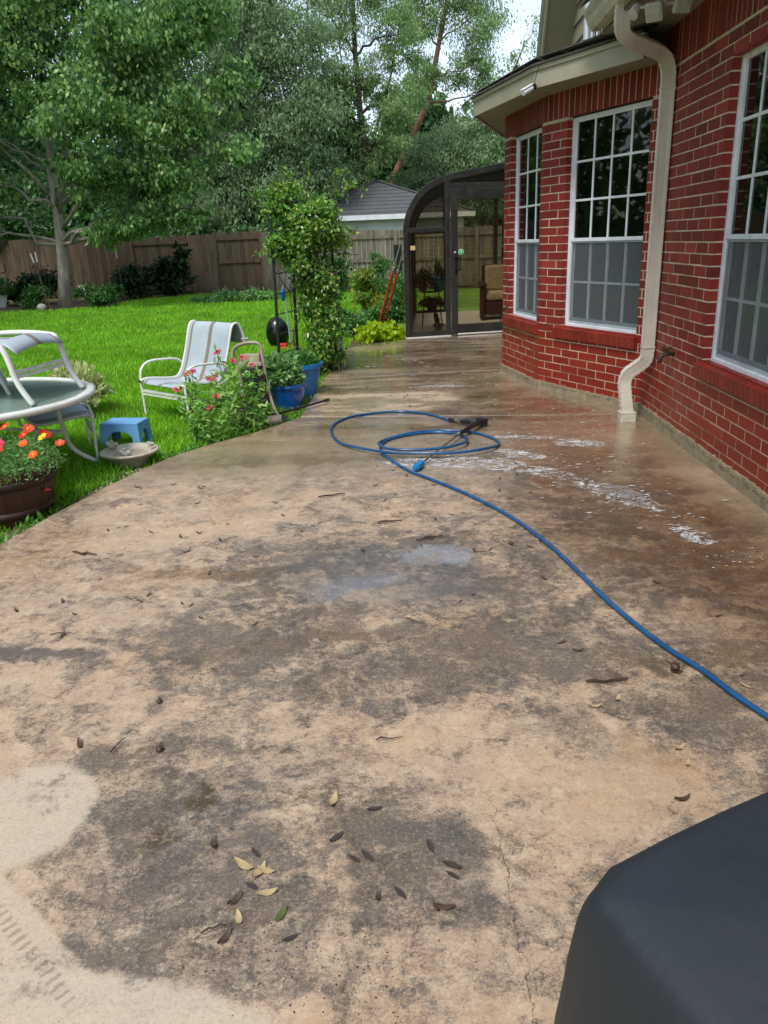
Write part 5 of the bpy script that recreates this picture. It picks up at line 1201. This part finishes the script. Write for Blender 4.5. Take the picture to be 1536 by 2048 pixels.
zinnia('zinnia on the left of the clump with blooms in front of the sling chair', -1.66, 5.78, [(-.08, .1, .47, 1), (-.02, .0, .5, 1), (-.14, .0, .38, 1), (.08, .05, .44, 1), (.02, -.08, .3, 0), (.12, -.02, .33, 1), (-.05, -.1, .2, 0)], 5)
zinnia('low zinnia nearest the slab with one pink bloom', -1.55, 5.66, [(.0, .0, .27, 1), (-.08, .0, .2, 0), (.08, .03, .24, 0), (.14, .02, .3, 0), (-.12, .08, .25, 0)], 8)
zinnia('budding zinnia without open blooms at the right of the clump', -1.31, 6.02, [(.0, .05, .40, 0), (.07, .08, .34, 0), (.03, -.03, .26, 0), (.1, .0, .2, 0)], 9)

# upright carpet washer left out among the flowers
cw = thing('carpet_washer', 'beige and black upright carpet washer standing among the zinnias', 'carpet washer', (-1.33, 6.38, LZ))
MBE = simple('beige_plastic', '8e8270', 'a89c88', 6, .4); MBLK = simple('black_machine_plastic', '101011', '1c1c1e', 10, .35); MCL = simple('smoky_tank', '4a4644', '6a6662', 6, .25)
b = MB(); hp = smooth_path([(-1.52, 6.42, .50), (-1.50, 6.42, .58), (-1.42, 6.42, .62), (-1.33, 6.42, .625), (-1.28, 6.42, .60), (-1.27, 6.42, .5), (-1.25, 6.41, .3), (-1.2, 6.36, .1), (-1.14, 6.3, .0)], 5)
b.tube(hp, .018, 8, flat=.7); hp2 = smooth_path([(-1.50, 6.42, .5), (-1.47, 6.42, .35), (-1.45, 6.40, .15), (-1.42, 6.35, .02)], 5); b.tube(hp2, .017, 8); b.build('handle_frame', MBE, cw, smooth=True)
b = MB(); b.box((-1.37, 6.42, .50), (.16, .07, .07)); b.box((-1.37, 6.42, .455), (.19, .09, .03)); b.tube([(-1.40, 6.42, .62), (-1.40, 6.42, .655)], .012, 8); b.tube([(-1.43, 6.42, .66), (-1.37, 6.42, .66)], .01, 8); b.build('handle_grip', MBE, cw, bevel=.012)
b = MB(); b.box((-1.36, 6.42, .30), (.17, .12, .3)); b.box((-1.34, 6.36, .1), (.2, .16, .16)); b.build('body', MBLK, cw, bevel=.025)
b = MB(); b.ball((-1.42, 6.28, .06), (.12, .1, .1), 16, 10); b.build('tank', MCL, cw, smooth=True)
b = MB(); b.box((-1.33, 6.2, -.01), (.42, .14, .08), rz=R(22)); b.build('base', MBLK, cw, bevel=.03)
b = MB(); b.tube([(-1.36, 6.13, .015), (-1.12, 6.22, .02)], .042, 14); b.build('brush_cover', MBE, cw, smooth=True)
for (x, y) in ((-1.48, 6.09), (-1.1, 6.28)):
    b = MB(); b.tube([(x-.015, y-.006, -.01), (x+.015, y+.006, -.01)], .05, 18); w_ = b.build('wheel', MBLK, cw); disc((x-.0, y-.022, -.008), .02, (-.3, -1, 0), MALU, 'hub', w_, .012, 14)
b = MB(); b.tube(smooth_path([(-1.31, 6.36, .42), (-1.25, 6.34, .36), (-1.26, 6.33, .25), (-1.31, 6.33, .18), (-1.26, 6.3, .1)], 5), .014, 8); b.build('hose', MBLK, cw, smooth=True)
b = MB(); b.tube([(-1.2, 6.28, .045), (-1.0, 6.62, .035), (-.81, 6.94, .03)], .011, 8); b.tube([(-.83, 6.905, .03), (-.80, 6.955, .03)], .015, 10); o = b.build('black_rod', MBLK, smooth=False); tag(o, 'thin black rod with a capped end lying from the flowers onto the slab', 'rod')

# glazed pots
MBG = Mat('blue_glaze'); zz = MBG.n('SeparateXYZ', {0: MBG.obj()}).outputs[2]; cg = MBG.mix(MBG.rng(MBG.noise(5, 3), .35, .65), lin('0d4690'), lin('145cac'))
MBLUE = MBG.done(MBG.pbr(cg, .12, Specular_IOR_Level=.6, Coat_Weight=.4)); MBLUE2 = simple('lighter_blue_pot', '1663a4', '2276b8', 4, .25)
pot_plant('potted_herb', 'round cobalt blue glazed pot with a leafy herb, nearest the slab', (-1.17, 6.97, LZ), .165, .25, MBLUE, LM_P, 500, .07, .13, .12, droop=.3, aspect=.5)
pot_plant('potted_herb', 'pale green herb rising between the blue pot and the bigger pot behind', (-1.24, 6.99, LZ+.15), .07, .12, simple('hidden_brown_pot', '5a3a26', '6a4630', 10, .7), LM_P, 900, .07, .2, .24, droop=.0, aspect=.5)
pot_plant('blue_pot', 'larger rimmed blue pot standing behind the cobalt pot', (-1.12, 7.5, LZ), .2, .35, MBLUE2, LM_G, 700, .06, .17, .12, lip=.022)
pot_plant('terracotta_pot', 'small terracotta pot with a yellow-green seedling behind the washer', (-1.36, 7.15, LZ), .09, .28, simple('terracotta', '7c3c24', '964c30', 8, .7), leafmat('seedling_leaf', ['7ca828', '98bc3c', '6a982a'], .4), 260, .07, .12, .13, aspect=.55)
pot_plant('variegated_plant', 'cream and green variegated plant on the lawn behind the glass table', (-3.15, 7.0, LZ), .12, .15, simple('grey_pot', '6a6a62', '80807a', 8, .7), leafmat('cream_leaf', ['b8bc80', '9aa860', 'c8c89a', '7c9448'], .3), 900, .07, .3, .34, aspect=.5)
# low weeds along the edge
P = []
for _ in range(2600):
    i = random.choice([3, 4, 5, 6, 7, 8, 9, 10, 11, 12]); t_ = random.random(); a, c_ = EDGE[i], EDGE[i+1]; P.append((a[0]+(c_[0]-a[0])*t_-abs(random.gauss(0, .1))-.015, a[1]+(c_[1]-a[1])*t_, LZ+random.uniform(0, .05)))
P = np.array(P); kx = np.sin(P[:, 0]*17)+np.sin(P[:, 1]*9.3+1) > -.1
struct(leaves('weeds', P[kx], .04, leafmat('weed_leaf', ['3c6a20', '558a2c', '74a83c'], .3), aspect=.35, droop=-.6), 'stuff')

# ================================================================== HOSE AND SPRAY GUN
MHOSE = simple('blue_hose', '0c3f68', '14507e', 9, .25, .1, 60)
hz = [(1.25, 1.5), (1.09, 1.8), (1.02, 1.98), (.97, 2.1), (.92, 2.25), (.85, 2.4), (.78, 2.61), (.72, 2.85), (.67, 3.1), (.61, 3.36), (.51, 3.68), (.39, 3.95), (.24, 4.22), (.1, 4.43), (-.05, 4.65), (-.18, 4.93), (-.255, 5.2), (-.22, 5.45), (-.05, 5.61), (.14, 5.66), (.30, 5.59), (.36, 5.42), (.33, 5.24), (.2, 5.12), (.0, 5.075), (-.19, 5.12), (-.27, 5.27), (-.2, 5.5), (-.02, 5.66), (.2, 5.70), (.42, 5.62), (.55, 5.42), (.57, 5.24), (.46, 5.06), (.28, 4.98), (.05, 4.98), (-.18, 5.04), (-.4, 5.19), (-.56, 5.42), (-.65, 5.72), (-.66, 6.02), (-.55, 6.28), (-.31, 6.42), (-.08, 6.43), (.11, 6.29), (.22, 6.12), (.265, 6.035)]
r_ = .0098; zz_ = [r_+.001]*len(hz)
for i in range(22, 27): zz_[i] = r_+.024
for i in range(33, 38): zz_[i] = r_+(.024 if i < 36 else .018)
for i in range(27, 30): zz_[i] = r_+.004
hs_ = thing('pressure_hose', 'blue pressure washer hose coiled in loops on the wet concrete', 'hose', (0, 5.2, 0))
pp = smooth_path([(x, y, z) for (x, y), z in zip(hz, zz_)], 5); b = MB(); b.tube(pp, r_, 10); b.build('tube', MHOSE, hs_, smooth=True)
b = MB(); b.tube([(.262, 6.045, .02), (.30, 5.985, .024)], .0145, 10); b.build('strain_relief', MBLK, hs_, smooth=False)
gn = thing('spray_gun', 'black pressure washer spray gun with steel lance and blue nozzle', 'spray gun', (.3, 5.3, 0))
b = MB(); b.tube([(.30, 5.985, .026), (.345, 5.92, .03)], .011, 10); b.tube([(.315, 5.965, .027), (.325, 5.95, .028)], .016, 8); b.tube([(.335, 5.935, .028), (.345, 5.92, .03)], .0155, 8); b.build('coupling', simple('brass_coupling', 'a09070', 'c8bca0', 20, .3, metal=.9), gn)
b = MB(); b.tube([(.345, 5.92, .03), (.42, 5.875, .035), (.53, 5.865, .04)], [.018, .021, .02], 10); b.tube([(.52, 5.865, .045), (.44, 5.72, .048), (.36, 5.56, .045), (.31, 5.475, .04)], [.022, .02, .019, .014], 10); b.box((.50, 5.85, .04), (.06, .09, .05), rz=R(28)); b.build('grip', MBLK, gn, bevel=.004)
b = MB(); b.tube(smooth_path([(.36, 5.93, .03), (.38, 5.98, .03), (.45, 5.97, .034), (.50, 5.92, .038)], 4), .006, 6); b.build('trigger', MBLK, gn)
b = MB(); b.tube([(.31, 5.475, .04), (.16, 5.1, .034), (.02, 4.75, .026)], .0062, 8); b.build('lance', simple('steel_lance', '8c8880', 'b8b4a8', 30, .25, metal=.9), gn)
b = MB(); b.tube([(.03, 4.775, .026), (.012, 4.735, .026), (-.012, 4.665, .026)], [.02, .024, .024], 8); b.tube([(-.012, 4.665, .026), (-.016, 4.652, .026)], .013, 8); b.build('nozzle', simple('cyan_nozzle', '1670a8', '2080b8', 10, .35), gn)
b = MB(); b.tube([(.30, 5.47, .04), (.315, 5.49, .04)], .013, 8); b.build('collar', MALU, gn)

# ================================================================== COVERED GRILL, near right corner
gc = thing('covered_grill', 'barbecue grill under a dark grey fitted vinyl cover', 'grill', (.55, .45, 0))
e1 = Vector((.905, .425, 0)); e2 = Vector((.425, -.905, 0)); C0 = Vector((.138, .60, 0)); WG, DG, HG = 1.15, .60, .80
def gring(z, out_, rad, k=9):
    pts = []; cs = [(0, 0), (WG, 0), (WG, DG), (0, DG)]
    for ci, (u, v) in enumerate(cs):
        cu = u+(rad-out_ if u == 0 else -rad+out_); cv = v+(rad-out_ if v == 0 else -rad+out_); st0 = {0: math.pi, 1: 1.5*math.pi, 2: 0, 3: .5*math.pi}[ci]
        for j in range(k):
            a = st0+(math.pi/2)*j/(k-1); pts.append((cu+rad*math.cos(a), cv+rad*math.sin(a)))
        nu, nv = cs[(ci+1) % 4]; last = pts[-1]
        ncu = nu+(rad-out_ if nu == 0 else -rad+out_); ncv = nv+(rad-out_ if nv == 0 else -rad+out_)
        a = st0+math.pi/2; nxt = (ncu+rad*math.cos(a), ncv+rad*math.sin(a))
        for j in range(1, 14): pts.append((last[0]+(nxt[0]-last[0])*j/14, last[1]+(nxt[1]-last[1])*j/14))
    return pts
rows = []; b = MB()
zs = [(0.02, .05), (.15, .045), (.3, .035), (.45, .03), (.58, .02), (.68, .012), (.735, .007), (.755, .002), (.77, -.004), (.779, -.013), (.784, -.03), (.788, -.07), (.796, -.15), (.803, -.23)]
for i, (z, o_) in enumerate(zs):
    rad = .06 if z < .7 else max(.07-(z-.7)*.3, .03); pts = gring(z, o_, rad); row = []
    for j, (u, v) in enumerate(pts):
        f = math.sin(j*.55+z*5)*.012*(max(0, .78-z)*1.6)+math.sin(j*.23+1)*.02*max(0, .78-z)+math.sin(j*1.1+z*14)*.003
        cu, cv = u-WG/2, v-DG/2; L_ = math.hypot(cu, cv); u += cu/L_*f; v += cv/L_*f
        zz = z+(.02*math.sin(u*5)*(z > .75))+(.0 if z < .5 else (.03*max(min(u, WG), 0) if z > .72 else .0))
        row.append(C0+e1*u+e2*v+Vector((0, 0, zz)))
    rows.append(row)
n_ = len(rows[0]); vs = [p for r0 in rows for p in r0]
fs = [(i*n_+j, i*n_+(j+1) % n_, (i+1)*n_+(j+1) % n_, (i+1)*n_+j) for i in range(len(rows)-1) for j in range(n_)]
fs.append(tuple((len(rows)-1)*n_+j for j in range(n_)))
b.add(vs, fs)
mcv = Mat('vinyl_cover'); cvc = mcv.mix(mcv.rng(mcv.noise(3, 4), .3, .7), lin('1e2328'), lin('252a2f'))
MCV = mcv.done(mcv.pbr(cvc, mcv.rng(mcv.noise(5, 3), .3, .7, .5, .62), mcv.bump(mcv.noise(5, 5, .6, mcv.scl((1, 1, .45)), dist=1.2), .1, .03, mcv.bump(mcv.noise(500, 2), .15, .001)), Specular_IOR_Level=.45))
b.build('cover', MCV, gc, smooth=True)

# ================================================================== FITTINGS ON THE HOUSE
MRUST = simple('weathered_brass', '2c2018', '5a4634', 30, .5, .5, 80, metal=.5)
sp_ = thing('garden_spigot', 'weathered brass outdoor spigot on the brick wall beside the downspout', 'spigot', (1.79, 5.43, .57))
b = MB(); b.tube([(1.79, 5.45, .57), (1.72, 5.45, .57)], .014, 10); b.tube([(1.72, 5.45, .575), (1.70, 5.45, .55), (1.695, 5.45, .51)], [.015, .016, .012], 10); b.build('body', MRUST, sp_, smooth=True)
b = MB(); b.tube([(1.74, 5.45, .58), (1.74, 5.45, .615)], .008, 8); b.tube([(1.74, 5.45+.035*math.cos(a), .615+.0*a) if False else (1.74+.03*math.cos(a), 5.45+.03*math.sin(a), .615) for a in np.linspace(0, 6.283, 13)], .007, 6); b.bar((1.71, 5.45, .615), (1.77, 5.45, .615), .008, .006); b.bar((1.74, 5.40, .59), (1.74, 5.52, .59), .02, .02); b.build('handle', MRUST, sp_)
MLW = simple('white_lamp_plastic', '9a9a90', 'b2b2a8', 6, .45)
fl_t = thing('floodlight', 'white twin-head security floodlight under the main eave', 'floodlight', (1.5, 5.28, 2.68))
b = MB(); b.lathe([(0, 0), (.055, 0), (.06, -.015), (.05, -.035), (.03, -.05), (0, -.05)], (1.5, 5.28, 2.678), 24); b.build('base', MLW, fl_t, smooth=True)
def head(c, dirv, w, h, d_):
    dv = Vector(dirv).normalized(); x = dv.cross(Vector((0, 0, 1))).normalized(); z = x.cross(dv); M = Matrix((x, dv, z)).transposed(); c = Vector(c)
    b = MB(); b.box(c, (w, d_, h), M=M); o = b.build('lamp_head', MLW, fl_t, bevel=.008)
    b = MB(); b.box(c+dv*(d_/2+.002), (w*.8, .004, h*.76), M=M); b.build('lens', simple('led_lens', '8c8c7c', 'a0a090', 20, .3), o)
    b = MB(); b.tube([(1.5, 5.28, 2.63), c-dv*d_*.5], .011, 8); b.build('arm', MLW, fl_t)
head((1.43, 5.22, 2.575), (-.5, -.75, -.5), .10, .10, .035); head((1.56, 5.12, 2.59), (.05, -.85, -.6), .10, .10, .035)
b = MB(); b.tube([(1.5, 5.28, 2.63), (1.38, 5.4, 2.64)], .01, 8); b.tube([(1.385, 5.42, 2.65), (1.345, 5.38, 2.60)], [.03, .033], 14); b.build('motion_sensor', MLW, fl_t)
sc_ = thing('security_camera', 'small white bullet security camera mounted on the bay fascia corner', 'camera', (.96, 6.85, 2.47))
b = MB(); c = Vector((.955, 6.86, 2.47)); dv = Vector((-.75, -.5, -.42)).normalized(); b.tube([c-dv*.02, c+dv*.085], .022, 16); b.bar(c-dv*.02+Vector((0, 0, .026)), c+dv*.1+Vector((0, 0, .026)), .046, .006); b.build('body', MWP, sc_, bevel=.003)
disc(c-dv*.03, .026, dv, MBLK, 'rear_cap', sc_, .03, 16); b = MB(); b.tube([c, c+Vector((.03, .05, .03)), (1.01, 6.93, 2.52)], .009, 8); b.build('bracket', MWP, sc_)
b = MB(); b.tube(smooth_path([c-dv*.03, c+Vector((.03, -.02, .04)), c+Vector((.04, -.05, .1)), c+Vector((.06, -.07, .16))], 5), .0028, 5); b.build('cable', MDARK, sc_)
b = MB(); pc = [wC.P(1.0, .03, .60), wC.P(.99, .06, .62), wC.P(.94, .05, .65), wC.P(.9, .02, .69), wC.P(.96, .06, .64), wC.P(1.04, .05, .60), wC.P(1.06, .04, .54), wC.P(1.03, .05, .47), wC.P(1.0, .03, .45), wC.P(1.04, .03, .52)]
b.tube(smooth_path(pc, 5), .006, 6); o = b.build('cable_tangle', MDARK, smooth=True); tag(o, 'tangled black cable hanging at the bay window sill corner', 'cable')

# ================================================================== FALLEN LEAVES AND TWIGS ON THE SLAB
ML1 = simple('dark_wet_leaf', '2a211c', '463a34', 60, .35); ML2 = simple('tan_leaf', '8e7a50', 'b8a47c', 60, .5); ML3 = simple('brown_leaf', '33221a', '55402e', 60, .45); ML4 = simple('green_leaf', '3c4a18', '566426', 40, .45)
def leaf_proto(name, mat_, curl):
    b = MB(); n_ = 7; vs = []; fs = []
    for i in range(n_):
        t_ = i/(n_-1); w_ = .5*math.sin(math.pi*min(t_*.94+.03, 1))**.8*.36; zc = curl*(4*(t_-.5)**2)*.16+.035
        vs += [(t_-.5, -w_, zc+curl*.05*math.sin(t_*5+curl)+.03), (t_-.5, 0, zc-.0), (t_-.5, w_, zc+curl*.07*math.cos(t_*4)+.03)]
    for i in range(n_-1): fs += [(3*i, 3*i+3, 3*i+4, 3*i+1), (3*i+1, 3*i+4, 3*i+5, 3*i+2)]
    b.add(vs, fs); b.tube([(-.5, 0, .03), (-.72, .04, .02)], [.014, .008], 4)
    return b.build(name, mat_, None, smooth=True, world=False)
def put(proto, first, label, x, y, L, rz, group):
    o = proto if first else proto.copy()
    if not first: S.collection.objects.link(o)
    o.location = (x, y, .0015); o.scale = (L, L, L); o.rotation_euler = (random.uniform(-.12, .12), random.uniform(-.08, .08), rz)
    tag(o, label, 'leaf', group); return o
near_dark = [(-.13, 1.61), (-.17, 1.44), (-.14, 1.45), (-.41, 1.46), (-.40, 1.36), (.01, 1.48), (.06, 1.42), (.06, 1.39), (-.29, 1.22), (-.06, 1.34), (-.22, 1.51)]
tan_ = [(-.24, 1.64, 'tan curled leaf lying alone left of two dark leaves on the near slab'), (-.43, 1.42, 'tan leaf with dark rim, left end of the leaf cluster on the near slab'), (-.39, 1.4, 'large tan leaf in the middle of the near leaf cluster'), (-.375, 1.405, 'tan leaf crossing under the large one in the cluster'), (-.36, 1.34, 'broad pale yellow leaf lowest in the near leaf cluster'), (-.41, 1.27, 'small tan leaf below the near leaf cluster'), (.72, 1.85, 'curled orange-brown leaf on the pale patch above the grill cover'), (.72, 1.78, 'small orange-brown curled leaf just below its larger neighbour'), (.53, 2.06, 'round tan leaf in the dark band of the slab'), (.61, 2.1, 'narrow tan leaf beside the round tan one'), (1.03, 2.16, 'thin tan leaf close to the blue hose at the right edge')]
other = [(-.11, 1.33), (.04, 1.3), (.02, 1.3), (-.43, 1.22), (-1.4, 2.75), (-.87, 2.7), (-.64, 2.64), (-1.66, 2.79), (-1.5, 2.87), (-1.15, 2.92), (.05, 3.5), (.84, 2.25), (.5, 2.46), (.66, 1.64), (-.43, 1.32), (-1.12, 3.4), (-.52, 1.49), (-1.73, 4.47), (-1.39, 3.68), (-1.21, 3.6), (.52, 3.37), (.33, 3.35), (-1.6, 4.13), (-1.02, 1.89), (-1.62, 3.39), (-1.37, 2.57)]
p1 = leaf_proto('fallen_leaf', ML1, .3)
for i, (x, y) in enumerate(near_dark): put(p1, i == 0, 'slim dark wet leaf lying flat on the near slab', x, y, random.uniform(.035, .05), random.choice((-1, 1))*random.uniform(.3, 1.3), 'slim dark leaves on the near slab')
p2 = leaf_proto('fallen_leaf', ML2, .9)
for i, (x, y, lab) in enumerate(tan_): put(p2, i == 0, lab, x, y, random.uniform(.042, .058)*(.7 if i in (5, 7, 9) else 1), random.uniform(-1.5, 1.5), 'tan leaves on the slab')
p3 = leaf_proto('fallen_leaf', ML3, 1.2)
far = [(random.gauss(.2, .55), random.uniform(3.3, 5.0)) for _ in range(46)]+[(random.uniform(-.8, .6), random.uniform(6.5, 8.1)) for _ in range(22)]+[(random.uniform(-1.7, -.5), random.uniform(3, 4.8)) for _ in range(16)]+[(random.uniform(-1, 1.4), random.uniform(1.9, 3.2)) for _ in range(12)]
for i, (x, y) in enumerate(other+far): put(p3, i == 0, 'small curled brown leaf scattered over the patio slab', x, y, random.uniform(.028, .05) if i < len(other) else random.uniform(.018, .042), random.uniform(-3, 3), 'small brown leaves scattered on the slab')
p4 = leaf_proto('fallen_leaf', ML4, .4); put(p4, True, 'olive green leaf standing out below the near leaf cluster', -.32, 1.28, .045, 1.2, None)
MTWG = simple('twig_bark', '2c1c12', '4a3220', 40, .7)
tw = MB()
for (x, y, L, a) in [(.05, 3.5, .14, .4), (-.02, 2.63, .1, -.6), (-1.2, 2.87, .11, 2.6), (-1.37, 2.57, .1, 0), (-.9, 1.88, .07, 1.3), (-.15, 3.74, .13, .2), (.3, 3.3, .1, -.3), (-1.62, 3.39, .14, -.3), (-.5, 4.2, .16, .3), (.6, 2.2, .14, .1), (-.45, 1.24, .07, .4), (-.1, 1.9, .08, .2)]:
    q = curve_pts((x-L/2*math.cos(a), y-L/2*math.sin(a), .006), (x+L/2*math.cos(a), y+L/2*math.sin(a), .006), .004, 6, .028); q = [Vector((p[0], p[1], abs(p[2])+.003)) for p in q]
    t_ = MB(); t_.tube(q, [.0022, .0025, .002, .0018, .0014, .001] if L < .13 else [.004, .005, .005, .0045, .004, .003], 5); o = t_.build('twig', MTWG); tag(o, 'short dark twig lying on the patio slab', 'twig', 'twigs scattered on the slab')
sd_ = MB()
for (cx, cy, s1, s2, k) in [(-.22, 1.16, .13, .06, 170), (-.3, 1.22, .12, .05, 60), (-.1, 1.3, .3, .2, 90), (0, 2.5, .9, .6, 140), (-.3, 7.2, .5, .5, 60), (.4, 3.6, .8, .6, 120), (-1.2, 3, .5, .5, 60), (-.2, 3.1, .4, .3, 50)]:
    for _ in range(k): x, y = random.gauss(cx, s1), random.gauss(cy, s2); q = random.uniform(.0006, .0019); sd_.ball((x, y, q*.5), (q*random.uniform(.8, 2), q, q*.7), 5, 3, jit=.2)
struct(sd_.build('debris', MTWG), 'stuff')
for (x, y, lab, rr_) in ((-.85, 2.11, 'black round seed pod at the end of a dark stain line', .009), (-.77, 1.86, 'brown round seed pod with a curled stalk on the near slab', .011), (.84, 2.27, 'brown pointed seed pod touching the blue hose', .016)):
    t = thing('seed_pod', lab, 'seed pod', (x, y, 0)); b = MB(); b.ball((x, y, rr_*.8), (rr_, rr_*1.15, rr_*.8), 12, 8, jit=.04); b.build('pod', ML3, t, smooth=True); b = MB(); b.tube(curve_pts((x, y+rr_, rr_*.8), (x-.01, y+rr_*3.5, .003), 0, 5, .05), .0013, 4); b.build('stalk', MTWG, t)
